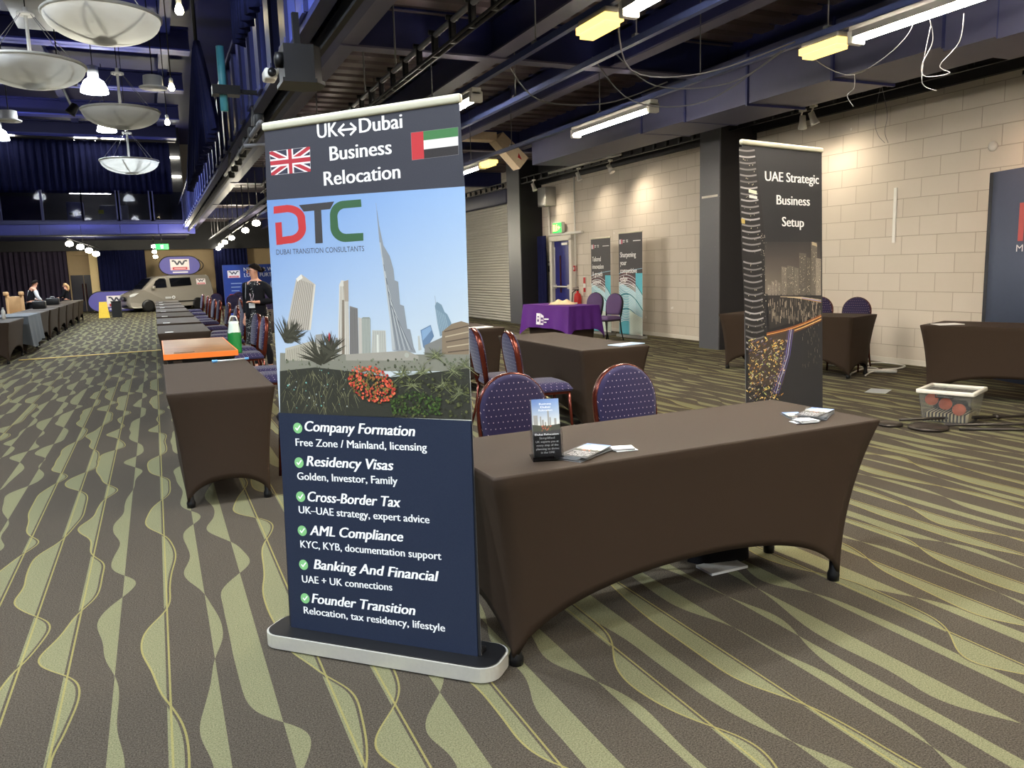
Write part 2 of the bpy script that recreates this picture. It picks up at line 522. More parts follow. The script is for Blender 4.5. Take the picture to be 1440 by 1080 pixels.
# gallery edge along the hall: recessed deep blue front with upright lighter panels, channel and box beam below
m = MB()
m.box((1.40, 17.5, 4.04), (0.06, 49, 1.1), 0)
m.box((1.33, 17.5, 4.60), (0.16, 49, 0.05), 1)
m.box((1.36, 17.5, 3.47), (0.12, 49, 0.06), 1)
y = 2.2
while y < 36:
    m.box((1.335, y, 4.04), (0.09, 0.46, 1.06), 2)
    m.box((1.285, y-0.22, 4.04), (0.03, 0.03, 1.08), 1)
    m.box((1.29, y, 3.535), (0.05, 0.36, 0.06), 2)
    y += 0.94
struct('trim_20', m, [DEEPBLUE, BLUEPAINT, PANELBLUE])
m = MB()
m.box((1.5, 17.5, 3.40), (0.05, 49, 0.12), 0)
m.box((1.66, 17.5, 3.66), (0.03, 49, 0.34), 0)
m.box((1.66, 17.5, 3.50), (0.13, 49, 0.025), 1)
y = 1.0
while y < 40:
    m.box((1.63, y, 3.66), (0.02, 0.55, 0.16), 1); y += 0.8
struct('trim_21', m, [DARKPAINT, BLUEPAINT])

# far gallery: slab with panelled blue edge
m = MB()
m.box((-4.75, 39.2, 3.42), (12.5, 6.0, 0.36), 0)
for i in range(9): m.box((-10.3+i*1.42, 36.19, 3.46), (1.40, 0.05, 0.40), 1)
m.box((-4.75, 36.12, 3.72), (12.5, 0.16, 0.10), 0)
m.box((-4.75, 36.18, 3.22), (12.5, 0.3, 0.05), 2)
struct('trim_22', m, [BLUEPAINT, STEELBLUE, DARKPAINT])
for i, x in enumerate((-6.55, -5.12, -3.72, -2.36, -1.12, 0.1)):
    m = MB(); m.box((x+0.02+0.66, 36.1, 4.38), (1.30, 0.012, 1.16), 0)
    for xx in (x, x+1.36): m.box((xx, 36.1, 4.38), (0.05, 0.05, 1.22), 1)
    m.box((x+0.68, 36.1, 3.80), (1.36, 0.05, 0.05), 1)
    struct('window_%d' % (i+1), m, [PANE, BLUEPAINT])
box_struct('wall_gallery', (-11, 41.6, 3.6), (1.4, 41.8, 7.8), DARKPAINT)
box_struct('wall_gallery_low', (-11, 38.0, 3.6), (-3.9, 38.06, 4.9), CURTAINLOW)
t = thing('gallery_cabinet', 'pale cabinet with two dark vents seen through the gallery glass', 'cabinet', (-2.75, 38.3, 3.6))
m = MB(); m.box((0, 0, 0.55), (0.62, 0.4, 1.1), 0, 0.02); m.build('cabinet_body', plain('lilac_grey_paint', C(110, 112, 150), 0.5), t)
m = MB(); m.box((-0.15, -0.205, 0.62), (0.16, 0.02, 0.09)); m.build('vent', BLACKPLAST, t)
m = MB(); m.box((0.17, -0.205, 0.62), (0.16, 0.02, 0.09)); m.build('vent', BLACKPLAST, t)
t = thing('gallery_counter', 'pale counter with yellow notice seen through the gallery glass', 'counter', (-1.3, 38.6, 3.6))
m = MB(); m.box((0, 0, 0.5), (1.1, 0.4, 1.0), 0, 0.02); m.build('counter_body', plain('stone_grey_paint', C(150, 146, 140), 0.5), t)
m = MB(); m.box((-0.5, -0.22, 0.72), (0.2, 0.03, 0.16)); m.build('yellow_notice', plain('yellow_notice', C(220, 214, 60), 0.5), t)
box_struct('trim_23', (-11, 36.3, 7.0), (1.3, 36.6, 7.3), DARKPAINT)

# beams under the main ceiling
for i, (y, z, d) in enumerate(((7.0, 6.95, 0.5), (12.0, 6.95, 0.5), (17.0, 6.95, 0.5), (22.0, 6.95, 0.55), (26.5, 6.95, 0.5), (31.0, 6.9, 0.5), (35.0, 6.9, 0.5))):
    m = MB()
    m.box((-4.85, y, z+d/2), (12.3, 0.06, d), 0); m.box((-4.85, y, z+0.02), (12.3, 0.5, 0.04), 1); m.box((-4.85, y, z+d), (12.3, 0.4, 0.05), 0)
    struct('trim_%d' % (30+i), m, [DEEPBLUE, STEELBLUE])
for i, x in enumerate((-8.6, -5.6, -2.2, 0.75)):
    box_struct('trim_%d' % (40+i), (x-0.12, -6, 7.35), (x+0.12, 42, 7.6), BLUEPAINT)
# wide flat duct under the ceiling
m = MB(); m.box((-1.4, 19.3, 7.0), (1.6, 2.6, 0.3), 0, 0.02); m.box((-1.4, 19.3, 7.45), (0.4, 0.4, 0.72), 0)
o = m.build('ceiling_duct', SILVER); tag(o, 'flat pale ceiling duct beyond the largest bowl lamp', 'duct')

# pillars on the right wall
def pillar(name, lo, hi):
    m = MB()
    m.box([(lo[i]+hi[i])/2 for i in range(3)], [hi[i]-lo[i] for i in range(3)], 1)
    m.box((lo[0]-0.012, (lo[1]+hi[1])/2, (hi[2]+lo[2])/2), (0.024, hi[1]-lo[1], hi[2]-lo[2]), 0)
    return struct(name, m, [PILLARG, DARKPAINT])
n = NT('worn_grey_pillar_paint')
_s = n.noise(38, n.obj(), 6.0, 0.7)
n.set(n.mix(n.M('GREATER_THAN', _s, 0.68), C(92, 94, 100), C(176, 176, 178)), 0.35, bump=_s, bd=0.004)
PILLARG = n.m
pillar('pillar_1', (8.38, 10.36, 0), (9.1, 10.86, 4.1))
pillar('pillar_2', (8.5, 18.2, 0), (9.1, 18.95, 4.1))
m = MB(); m.box((8.36, 10.6, 2.49), (0.02, 0.4, 0.035), 0); o = m.build('pillar_strip', WHITEPAINT); tag(o, 'short white strip stuck across the grey pillar', 'strip')

# roller shutter beyond the far pillar
t = thing('roller_shutter', 'grey slatted roller shutter closed between the far pillar and banner', 'shutter', (8.62, 22.0, 0))
m = MB(); N = 42; H = 3.1
def shut(a, b):
    k = a*N*6; i = k/6.0; ph = (i % 1.0)
    return (-0.022*math.sin(PI*ph), -2.95+5.9*b, a*H)
m.grid(shut, N*6, 1, 0, False)
m.build('slat_curtain', SHUTTERM, t)
m = MB(); m.box((0.0, -3.0, 1.55), (0.12, 0.12, 3.1)); m.build('guide_rail', GREYSTEEL, t)
m = MB(); m.box((0.0, 3.0, 1.55), (0.12, 0.12, 3.1)); m.build('guide_rail', GREYSTEEL, t)
m = MB(); m.box((-0.02, 0.0, 3.28), (0.3, 6.1, 0.36), 0, 0.02); m.build('hood', DUCTBLUE, t)

# fire exit door in the right wall
t = thing('door_1', 'blue fire exit door with push bar in white frame', 'door', (9.08, 17.06, 0))
t['kind'] = 'structure'
m = MB(); m.box((0.0, 0, 1.02), (0.03, 0.86, 2.04), 0); m.box((-0.02, 0.12, 1.25), (0.02, 0.05, 0.9), 1)
m.build('door_leaf', [plain('blue_door_paint', C(24, 30, 120), 0.4), COPPER], t)
m = MB()
for s in (-1, 1): m.box((-0.03, s*0.5, 1.04), (0.12, 0.12, 2.08))
m.box((-0.03, 0, 2.11), (0.12, 1.12, 0.12)); m.build('door_frame', WHITEPAINT, t)
m = MB(); m.tube((-0.09, -0.38, 0.95), (-0.09, 0.38, 0.95), 0.02); m.tube((-0.05, 0.36, 0.95), (-0.05, 0.36, 1.9), 0.012)
for s in (-0.37, 0.37): m.box((-0.05, s, 0.95), (0.09, 0.05, 0.10))
m.build('push_bar', WHITEPLAST, t)
m = MB(); m.box((-0.05, -0.2, 1.97), (0.05, 0.3, 0.05)); m.build('door_closer', SILVER, t)
t2 = thing('exit_sign', 'green exit sign with running figure above the fire door', 'sign', (9.02, 17.16, 2.36))
m = MB(); m.box((0, 0, 0), (0.08, 0.46, 0.26)); m.build('housing', WHITEPLAST, t2)
m = MB()
GREENSIGN = emit('green_sign', C(20, 170, 60), 1.2)
YELSIGN = emit('yellow_sign', C(225, 240, 90), 2.0)
m.box((-0.045, 0, 0), (0.012, 0.42, 0.23), 0)
m.box((-0.053, 0.14, 0), (0.006, 0.08, 0.16), 1)
m.lathe([(0.0, -0.018), (0.018, 0), (0.0, 0.018)], 8, 1, Matrix.Translation((-0.053, 0.0, 0.07)), True)
m.tube((-0.053, 0.0, 0.045), (-0.053, 0.02, -0.01), 0.013, 6, 1); m.tube((-0.053, 0.02, -0.01), (-0.053, 0.05, -0.08), 0.011, 6, 1)
m.tube((-0.053, 0.02, -0.01), (-0.053, -0.03, -0.06), 0.011, 6, 1); m.tube((-0.053, 0.0, 0.03), (-0.053, -0.05, 0.01), 0.009, 6, 1); m.tube((-0.053, 0.0, 0.03), (-0.053, 0.05, 0.02), 0.009, 6, 1)
m.prism([(-0.16, -0.015), (-0.11, -0.015), (-0.11, -0.05), (-0.07, 0), (-0.11, 0.05), (-0.11, 0.015), (-0.16, 0.015)], 0.05, 0.056, 1, Matrix(((0, 0, -1, 0), (1, 0, 0, 0), (0, 1, 0, 0), (0, 0, 0, 1))))
m.build('sign_face', [GREENSIGN, YELSIGN], t2)

def single(name, label, cat, mb, mats, group=None, loc=None):
    return tag(mb.build(name, mats, None, loc), label, cat, group)
m = MB(); m.box((9.06, 16.9, 2.21), (0.07, 1.65, 0.06), 0, 0.008)
single('cable_trunking', 'white horizontal cable trunking above the fire door', 'trunking', m, WHITEPLAST)
m = MB(); m.tube((9.06, 17.74, 1.5), (9.06, 17.74, 2.95), 0.022)
single('conduit_pipe', 'white conduit from the grey wall box down to the door switch', 'pipe', m, WHITEPLAST)
m = MB(); m.tube((9.06, 16.42, 0.9), (9.06, 16.42, 3.5), 0.02)
single('conduit_pipe', 'white conduit right of the fire door running up to the ceiling', 'pipe', m, WHITEPLAST)
t = thing('wall_speaker', 'pale grey box loudspeaker high on wall beside the dark pillar', 'speaker', (8.95, 17.62, 2.9))
m = MB(); m.box((0, 0, 0.23), (0.3, 0.42, 0.46), 0, 0.015); m.build('cabinet', SILVER, t)
m = MB(); m.box((-0.155, 0, 0.23), (0.012, 0.36, 0.40), 0, 0.004); m.build('grille', plain('speaker_grille', C(160, 160, 158), 0.7), t)
t = thing('door_switch', 'black and white switch box on wall left of the fire door', 'switch', (9.06, 17.74, 1.44))
m = MB(); m.box((0, 0, 0), (0.07, 0.1, 0.26), 0, 0.006); m.build('back_box', BLACKPLAST, t)
m = MB(); m.box((-0.04, 0, 0.06), (0.012, 0.06, 0.07)); m.build('switch_plate', WHITEPLAST, t)
REDP = plain('red_enamel', C(190, 30, 34), 0.3)
t = thing('call_point', 'small red fire alarm call point beside the fire door', 'alarm', (9.06, 16.45, 1.38))
m = MB(); m.box((0, 0, 0), (0.06, 0.09, 0.13), 0, 0.006); m.build('housing', REDP, t)
m = MB(); m.box((-0.033, 0, 0), (0.008, 0.05, 0.06)); m.build('press_plate', WHITEPLAST, t)
t = thing('fire_notice', 'red and white fire notice on the wall right of the door', 'notice', (9.085, 16.05, 1.0))
m = MB(); m.box((0, 0, 0.0), (0.006, 0.11, 0.36), 0); m.box((-0.004, 0, 0.1), (0.004, 0.10, 0.14), 1); m.box((-0.004, 0, -0.12), (0.004, 0.10, 0.10), 1)
m.build('notice_board', [PAPER, REDP], t)
t = thing('fire_extinguisher', 'red fire extinguisher hung by the fire door behind the purple table', 'extinguisher', (8.98, 16.2, 0.3))
m = MB(); m.lathe([(0.0, 0), (0.085, 0.0), (0.09, 0.02), (0.09, 0.42), (0.07, 0.49), (0.03, 0.52), (0.03, 0.56)], 20); m.build('cylinder', REDP, t)
m = MB(); m.box((-0.05, 0, 0.59), (0.16, 0.03, 0.02)); m.box((-0.05, 0, 0.63), (0.15, 0.025, 0.015), 0, 0, Matrix.Rotation(0.0, 4, 'Y')); m.lathe([(0.025, 0.55), (0.025, 0.6)], 10); m.build('valve_handle', BLACKPLAST, t)
m = MB(); m.path([(-0.03, 0.03, 0.58), (-0.09, 0.09, 0.52), (-0.10, 0.10, 0.3), (-0.09, 0.08, 0.1)], 0.013); m.build('hose', BLACKPLAST, t)
m = MB(); m.grid(lambda a, b: (0.0915*math.cos(2.2+1.9*a), 0.0915*math.sin(2.2+1.9*a), 0.14+0.16*b), 8, 1); m.build('label_sheet', WHITEPAINT, t)

# marks on the wall
m = MB(); m.box((9.092, 7.66, 1.98), (0.012, 0.045, 0.72), 0)
single('paper_strip', 'long white strip of torn paper stuck to the block wall', 'strip', m, PAPER)
m = MB(); m.lathe([(0.0, 0.0), (0.055, 0.0), (0.06, 0.012), (0.03, 0.03), (0.0, 0.034)], 14, 0, Matrix.Translation((9.1, 6.34, 2.68)) @ Matrix.Rotation(-PI/2, 4, 'Y'))
single('wall_plug', 'small round white fitting on the block wall above the blue display', 'fitting', m, WHITEPLAST)

# ------------------------------------------------------------------ curtains
def curtain(x0, x1, y, z0, z1, folds, amp, name, label, mat, axis='x', group=None, seed=1, gather=None):
    rnd = random.Random(seed)
    ph = [rnd.uniform(0, 6.28) for _ in range(4)]
    def fn(a, b):
        z = z0+(z1-z0)*b
        w = amp*(math.sin(2*PI*folds*a+ph[0]+0.8*math.sin(9*a+ph[1]))+0.4*math.sin(2*PI*folds*2.3*a+ph[2]))
        w *= 0.55+0.45*(1-b)
        u = x0+(x1-x0)*a
        if gather: u = gather(u, b)
        return (u, y+w, z) if axis == 'x' else (y+w, u, z)
    m = MB(); m.grid(fn, int(folds*8), 8)
    o = m.build(name, mat)
    s = o.modifiers.new('cloth_thickness', 'SOLIDIFY'); s.thickness = 0.008
    return tag(o, label, 'curtain', group)
curtain(-7.4, 1.05, 36.75, 4.93, 7.0, 34, 0.09, 'gallery_curtain', 'wide navy curtain hung above the glass front of the far gallery', CURTAIN, seed=2)
curtain(-9.0, -3.55, 41.5, 0.02, 2.95, 26, 0.08, 'stage_curtain', 'charcoal curtain on far wall behind the left table row', CURTAINLOW, seed=3)
curtain(-2.3, -0.3, 41.3, 0.02, 2.98, 12, 0.08, 'stage_curtain', 'charcoal curtain between the pale column and the parked van', CURTAIN, seed=4)
curtain(2.75, 4.3, 41.3, 0.02, 2.95, 9, 0.08, 'stage_curtain', 'charcoal curtain right of the van behind the blue stand wall', CURTAIN, seed=5)
curtain(17.66, 18.12, 8.93, 0.03, 2.2, 4, 0.035, 'door_curtain', 'narrow navy curtain hanging beside the fire exit door', CURTAIN, axis='y', seed=6)
def gat(c):
    return lambda u, b: c+(u-c)*(1.0-0.92*b**1.15)
curtain(10.9, 19.0, 0.88, 3.3, 4.9, 22, 0.06, 'gathered_curtain', 'long navy curtain gathered up on a hoist beside the gallery', CURTAIN, axis='y', seed=7, gather=gat(13.2))
curtain(7.35, 8.7, 0.98, 3.72, 5.3, 7, 0.05, 'gathered_curtain', 'navy curtain bundle hanging at the gallery edge top centre left', CURTAIN, axis='y', seed=8)

m = MB(); m.path([(0.88, 13.2, 4.85), (0.88, 13.2, 7.8)], 0.03, 6)
single('hoist_chain', 'black hoist chain holding the gathered curtain up', 'chain', m, BLACKMETAL)
t = thing('stage_lamp', 'black stage lamp on a bent silver arm between the second and third bowls', 'light', (-1.22, 17.2, 4.55))
m = MB(); m.path([(-0.05, 0, 0.62), (0.0, 0, 0.40), (0.06, 0, 0.22), (0.14, 0, 0.0)], 0.025, 8); m.build('arm', SILVER, t)
m = MB(); m.box((-0.1, 0, 0.55), (0.26, 0.12, 0.07), 0, 0.015, Matrix.Rotation(0.4, 4, 'Y')); m.build('cross_bar', GREYSTEEL, t)
m = MB(); m.lathe([(0.0, 0.12), (0.07, 0.10), (0.09, -0.08), (0.10, -0.1), (0.0, -0.08)], 14, 0, Matrix.Translation((0.12, 0, 0.05)) @ Matrix.Rotation(0.6, 4, 'Y')); m.build('lamp_head', BLACKMETAL, t)
m = MB(); m.tube((-0.05, 0, 0.6), (-0.05, 0, 3.3), 0.012, 6); m.build('hanger_rod', BLACKMETAL, t)
# far lower wall: door, pale column, track lamps
t = thing('door_2', 'dark double door in the far wall left of pale column', 'door', (-3.0, 42.18, 0)); t['kind'] = 'structure'
m = MB(); m.box((-0.27, 0, 0.85), (0.52, 0.06, 1.7)); m.box((0.27, 0, 0.85), (0.52, 0.06, 1.7)); m.build('door_leaf', plain('dark_door', C(26, 24, 44), 0.35), t)
m = MB(); m.tube((-0.07, -0.06, 0.5), (-0.07, -0.06, 1.3), 0.02); m.build('pull_handle', COPPER, t)
m = MB(); m.tube((0.07, -0.06, 0.5), (0.07, -0.06, 1.3), 0.02); m.build('pull_handle', COPPER, t)
box_struct('pillar_3', (-2.66, 41.5, 0), (-2.28, 42.1, 3.2), plain('cream_column', C(240, 214, 160), 0.7))
box_struct('trim_26', (-11, 40.9, 2.78), (9.0, 41.1, 3.3), DARKPAINT)
box_struct('trim_27', (1.42, 40.9, 3.3), (9.0, 41.1, 4.05), DARKPAINT)
box_struct('trim_24', (-3.6, 42.0, 2.6), (-2.6, 42.2, 2.95), BEIGEWALL)

# ------------------------------------------------------------------ services under the deck
def rods(parent, x, ys, z, top=4.1, r=0.006):
    for y in ys:
        m = MB(); m.tube((x, y, z), (x, y, top), r, 6); m.build('hanger_rod', GREYSTEEL, parent)
for x, y0, y1, ys, lab in ((2.98, -12, 26, (-11, -8, -4, 1.5, 4.3, 6.0, 8.6, 11.0, 14.0, 17, 20, 23), 'blue strut channel carrying lights, nearest the gallery edge'),
                           (3.66, -12, 26, (2.0, 5.57, 7.88, 10.5, 13, 16, 19, 22), 'blue strut channel crossing the middle of the ceiling without lamps'),
                           (5.0, -12, 26, (-11, -8, -4, 1.2, 2.9, 4.9, 6.5, 8.4, 10.95, 12.6, 16.5, 20), 'blue strut channel in front of the large air duct')):
    t = thing('strut_channel', lab, 'ceiling rail', (x, 0, 3.2), 0, None)
    m = MB(); m.box((0, (y0+y1)/2, 0), (0.05, y1-y0, 0.05)); m.build('channel', STRUTBLUE, t)
    for y in ys:
        m = MB(); m.tube((0, y, 0.0), (0, y, 0.87), 0.006, 6); m.box((0, y, 0.035), (0.06, 0.05, 0.02)); m.build('hanger_rod', GREYSTEEL, t)

# lighting ladder with clamps
t = thing('lighting_ladder', 'black lighting bar with clamps slung under the deck', 'lighting bar', (2.28, 0, 3.25))
m = MB(); m.tube((0, -2, 0.10), (0, 18, 0.10), 0.024); m.build('upper_tube', GREYSTEEL, t)
m = MB(); m.tube((0.03, -2, -0.05), (0.03, 18, -0.05), 0.018); m.tube((-0.03, -2, -0.06), (-0.03, 18, -0.06), 0.012); m.build('lower_tube', BLACKMETAL, t)
cl = MB(); cl.box((0, 0, 0.03), (0.05, 0.05, 0.2), 0, 0.008); cl.tube((-0.05, 0, 0.12), (0.05, 0, 0.12), 0.02)
first = cl.build('clamp', BLACKMETAL, t)
for i in range(40):
    o = first if i == 0 else first.copy()
    if i: COL.objects.link(o)
    o.location = (0, 1.0+i*0.42, 0); o.parent = t
for y in (3.0, 5.3, 7.6, 8.8, 11.5, 14):
    m = MB(); m.tube((0, y, 0.12), (0, y, 0.83), 0.009, 6); m.build('hanger_rod', GREYSTEEL, t)

# black ladder rail along the wall head
t = thing('wall_lighting_rail', 'black ladder rail running along the head of the block wall', 'lighting rail', (8.55, 0, 3.5))
for z in (0.0, 0.13):
    m = MB(); m.box((0, 10, z), (0.04, 27, 0.028)); m.build('rail_bar', BLACKMETAL, t)
rg = MB(); rg.box((0, 0, 0.065), (0.05, 0.06, 0.15), 0, 0.006)
first = rg.build('rail_bracket', BLACKMETAL, t)
for i in range(60):
    o = first if i == 0 else first.copy()
    if i: COL.objects.link(o)
    o.location = (0, 0.5+i*0.385, 0); o.parent = t
m = MB(); m.tube((8.36, 2.0, 3.57), (8.36, 9.4, 3.55), 0.028); m.tube((8.36, 5.0, 3.57), (8.36, 5.0, 4.04), 0.008, 6)
single('conduit_pipe', 'long silver pipe running below the air duct along the wall', 'pipe', m, SILVER)
m = MB(); m.tube((8.30, 13.2, 3.52), (8.30, 16.2, 3.52), 0.028); m.tube((8.30, 14.5, 3.52), (8.30, 14.5, 4.04), 0.008, 6)
single('conduit_pipe', 'short silver pipe below the duct near the wall loudspeaker', 'pipe', m, SILVER)

# big rectangular air duct
t = thing('air_duct', 'large grey blue rectangular air duct along the top of the wall', 'duct', (6.72, 0, 0))
for y0, y1, z0, z1, w in ((-2, 4.38, 3.12, 3.78, 0.92), (4.38, 4.88, 3.15, 3.76, 0.86), (4.88, 6.1, 3.2, 3.75, 0.82), (6.1, 7.34, 3.2, 3.75, 0.82), (7.34, 8.5, 3.2, 3.75, 0.82), (8.5, 9.5, 3.22, 3.74, 0.8), (9.5, 13.0, 3.24, 3.72, 0.78)):
    m = MB(); m.box((0, (y0+y1)/2, (z0+z1)/2), (w, y1-y0-0.004, z1-z0), 0); m.build('duct_section', DUCTBLUE, t)
    m = MB(); m.box((0, y0, (z0+z1)/2), (w+0.05, 0.03, z1-z0+0.05), 0); m.build('duct_flange', BLUEPAINT, t)
t = thing('duct_elbow', 'cream sheet metal duct elbow under the deck beyond the big banner', 'duct', (0, 13.5, 0))
m = MB()
m.box((5.2, 0.15, 3.80), (1.35, 0.3, 0.14), 0)
m.prism([(5.85, 3.72), (6.0, 3.88), (6.5, 3.44), (6.32, 3.24)], 0.0, 0.3, 0, Matrix(((1, 0, 0, 0), (0, 0, 1, 0), (0, 1, 0, 0), (0, 0, 0, 1))))
m.build('elbow_panel', plain('cream_duct_paint', C(226, 206, 176), 0.55), t)
m = MB(); m.prism([(6.28, 3.44), (6.36, 3.40), (6.30, 3.52)], -0.004, 0.0, 0, Matrix(((1, 0, 0, 0), (0, 0, 1, 0), (0, 1, 0, 0), (0, 0, 0, 1))))
m.build('red_mark', REDP, t)

# ------------------------------------------------------------------ lamps
def fluorescent(loc, L, label, group='fluorescent battens under the deck'):
    t = thing('fluorescent_light', label, 'light', loc, 0, group)
    m = MB(); m.box((0, 0, 0.03), (0.10, L, 0.07), 0, 0.008); m.build('housing', WHITEPLAST, t)
    m = MB(); m.tube((-0.03, -L/2+0.06, -0.03), (-0.03, L/2-0.06, -0.03), 0.016); m.tube((0.03, -L/2+0.06, -0.03), (0.03, L/2-0.06, -0.03), 0.016); m.build('tube', FLUO, t)
    m = MB()
    for s in (-1, 1): m.box((s*0.065, 0, -0.0), (0.004, L-0.1, 0.05), 0)
    m.build('side_louvre', SILVER, t)
    for s in (-1, 1):
        m = MB(); m.box((0, s*(L/2-0.03), -0.02), (0.13, 0.06, 0.10), 0, 0.01); m.build('end_cap', WHITEPLAST, t)
    return t
fluorescent((5.0, 8.15, 3.10), 1.75, 'lit fluorescent batten in front of the duct, left of the two near the wall', None)
fluorescent((5.0, 3.75, 3.10), 1.8, 'lit fluorescent batten at the top right above the hanging cables', None)
fluorescent((5.0, 13.0, 3.10), 1.8, 'lit fluorescent batten seen just right of the big banner', None)
fluorescent((2.98, 8.2, 3.10), 1.8, 'lit fluorescent batten whose end shows over the big banner corner', None)
fluorescent((2.98, 3.75, 3.10), 1.8, 'lit fluorescent batten at the top centre beside an amber lamp', None)
fluorescent((2.98, 0.2, 3.10), 1.8, 'added unseen fluorescent batten over the viewer on the gallery side strut', None)  # out of view, added for extra light on the near things
fluorescent((5.0, -0.2, 3.10), 1.8, 'added unseen fluorescent batten over the viewer on the duct side strut', None)  # second overhead batten added for its light, also unseen
fluorescent((2.98, 13.5, 3.10), 1.8, 'lit fluorescent batten behind the big banner on the gallery side', None)
fluorescent((5.0, 18.5, 3.10), 1.8, 'lit fluorescent batten far behind the big banner', None)
fluorescent((2.98, 19.0, 3.10), 1.8, 'lit fluorescent batten above the far chairs by the gallery', None)

for i, y in enumerate((-4.2, -8.4)):  # unseen battens added behind the viewer to brighten the banner fronts
    fluorescent((2.98, y, 3.10), 1.8, 'added unseen fluorescent batten %s the viewer on the gallery side strut' % ('behind', 'far behind')[i], None)
    fluorescent((5.0, y, 3.10), 1.8, 'added unseen fluorescent batten %s the viewer on the duct side strut' % ('behind', 'far behind')[i], None)
def emergency(loc, label):
    t = thing('emergency_light', label, 'light', loc)
    m = MB(); m.box((0, 0, 0.05), (0.13, 0.38, 0.05), 0, 0.012); m.build('back_plate', SILVER, t)
    m = MB(); m.prism([(-0.075, -0.2), (0.075, -0.2), (0.075, 0.2), (-0.075, 0.2)], -0.02, 0.03); m.prism([(-0.055, -0.18), (0.055, -0.18), (0.055, 0.18), (-0.055, 0.18)], -0.05, -0.02); m.build('diffuser', AMBERGLOW, t)
emergency((2.98, 5.0, 3.09), 'amber bulkhead lamp beside the batten at top centre')
emergency((5.0, 4.93, 3.09), 'amber bulkhead lamp at the end of the top right batten')
emergency((5.0, 11.85, 3.09), 'amber bulkhead lamp at the end of the batten beside the banner')

def cable(pts, label, r=0.006, mat=WHITEPLAST, name='cable'):
    """hanging flex through the given points"""
    P0 = [Vector(p) for p in pts]; out = []
    for i in range(len(P0)-1):
        a = P0[max(i-1, 0)]; b = P0[i]; c = P0[i+1]; d = P0[min(i+2, len(P0)-1)]
        for k in range(6):
            t = k/6
            out.append(0.5*((2*b)+(c-a)*t+(2*a-5*b+4*c-d)*t*t+(3*b-a-3*c+d)*t**3))
    out.append(P0[-1])
    m = MB(); m.path(out, r, 5)
    return tag(m.build(name, mat), label, 'cable')
cable([(2.98, 6.6, 3.228), (3.6, 7.2, 3.06), (4.3, 7.1, 3.05), (4.9, 6.9, 3.25)], 'pale flex drooping between struts left of the amber lamp', 0.007, GREYSTEEL)
cable([(3.0, 4.8, 3.2), (3.5, 5.4, 2.92), (4.2, 5.4, 2.95), (4.95, 5.2, 3.2)], 'pale flex looping under the middle strut near the top', 0.006, GREYSTEEL)
cable([(3.68, 6.3, 3.25), (4.1, 6.3, 2.9), (4.6, 5.9, 2.85), (5.0, 5.35, 3.2)], 'pale flex sagging between the second and third strut, lower loop', 0.006, GREYSTEEL)
cable([(3.68, 6.0, 3.25), (4.2, 6.1, 3.0), (4.7, 5.7, 2.97), (5.0, 5.3, 3.2)], 'pale flex sagging between the second and third strut, upper loop', 0.006, GREYSTEEL)
cable([(5.0, 5.25, 3.2), (5.15, 5.05, 2.98), (5.3, 4.9, 2.9), (5.3, 4.6, 2.97), (5.15, 4.3, 3.02), (5.0, 4.1, 3.08)], 'white flex slung below the amber lamp at the upper right', 0.0032, GREYSTEEL)
cable([(5.3, 4.9, 2.9), (5.32, 4.92, 2.8), (5.3, 4.97, 2.75), (5.33, 4.93, 2.66)], 'loose white cable end hanging beneath the amber lamp', 0.0032, GREYSTEEL)
cable([(5.0, 4.0, 3.06), (5.2, 4.12, 2.95), (5.2, 4.2, 2.8), (5.22, 4.18, 2.72), (5.3, 4.05, 2.72), (5.26, 4.1, 2.78), (5.25, 3.95, 2.9), (5.15, 3.85, 3.05)], 'tangled white cable loop hanging from the top right batten', 0.0032, GREYSTEEL)
cable([(5.15, 4.1, 3.05), (5.22, 4.2, 2.85), (5.24, 4.22, 2.68), (5.3, 4.15, 2.62)], 'straight white cable end beside the tangled loop', 0.0032, GREYSTEEL)
cable([(8.4, 7.35, 3.55), (8.5, 7.5, 3.3), (8.55, 7.55, 3.1), (8.5, 7.45, 2.95), (8.5, 7.35, 2.85)], 'thin white wire dangling in front of the block wall, left loop', 0.003, GREYSTEEL)
cable([(8.4, 7.35, 3.55), (8.5, 7.33, 3.2), (8.55, 7.4, 3.0), (8.5, 7.3, 2.84)], 'thin white wire dangling in front of the block wall, right strand', 0.003, GREYSTEEL)

LENS = emit('spot_lens', (1.0, 0.80, 0.45, 1), 40.0)
def spotlight(loc, aim, label, power, color=(1.0, 0.84, 0.62), size=2.5):
    t = thing('spotlight', label, 'light', loc)
    d = (Vector(aim)-Vector(loc)).normalized()
    q = Vector((0, 0, -1)).rotation_difference(d).to_matrix().to_4x4()
    base = Matrix.Translation((0, 0, -0.17))
    m = MB(); m.lathe([(0.0, 0.10), (0.04, 0.10), (0.045, 0.0), (0.06, -0.06), (0.06, -0.08), (0.05, -0.08)], 16, 0, base @ q); m.build('lamp_head', WHITEPLAST, t)
    m = MB(); m.lathe([(0.0, -0.076), (0.05, -0.076), (0.048, -0.06)], 16, 0, base @ q); m.build('lens', LENS, t)
    m = MB(); m.path([(0, 0, 0.0), (0.0, 0.03, -0.06), (0.0, 0.03, -0.14), (0, 0, -0.17)], 0.012, 6); m.box((0, 0, 0.0), (0.05, 0.1, 0.03)); m.build('bracket', WHITEPLAST, t)
    L = bpy.data.lights.new('spot_beam', 'SPOT'); L.energy = power; L.color = color; L.spot_size = size; L.spot_blend = 1.0; L.shadow_soft_size = 0.05
    o = bpy.data.objects.new('spot_beam', L); COL.objects.link(o); o.parent = t
    mm = base @ q; o.location = mm @ Vector((0, 0, -0.10)); o.rotation_euler = q.to_euler()
    return t
spotlight((8.5, 8.55, 3.52), (9.3, 8.1, 1.2), 'lit spotlight head on the right of the pair above the block wall', SPOT_W)
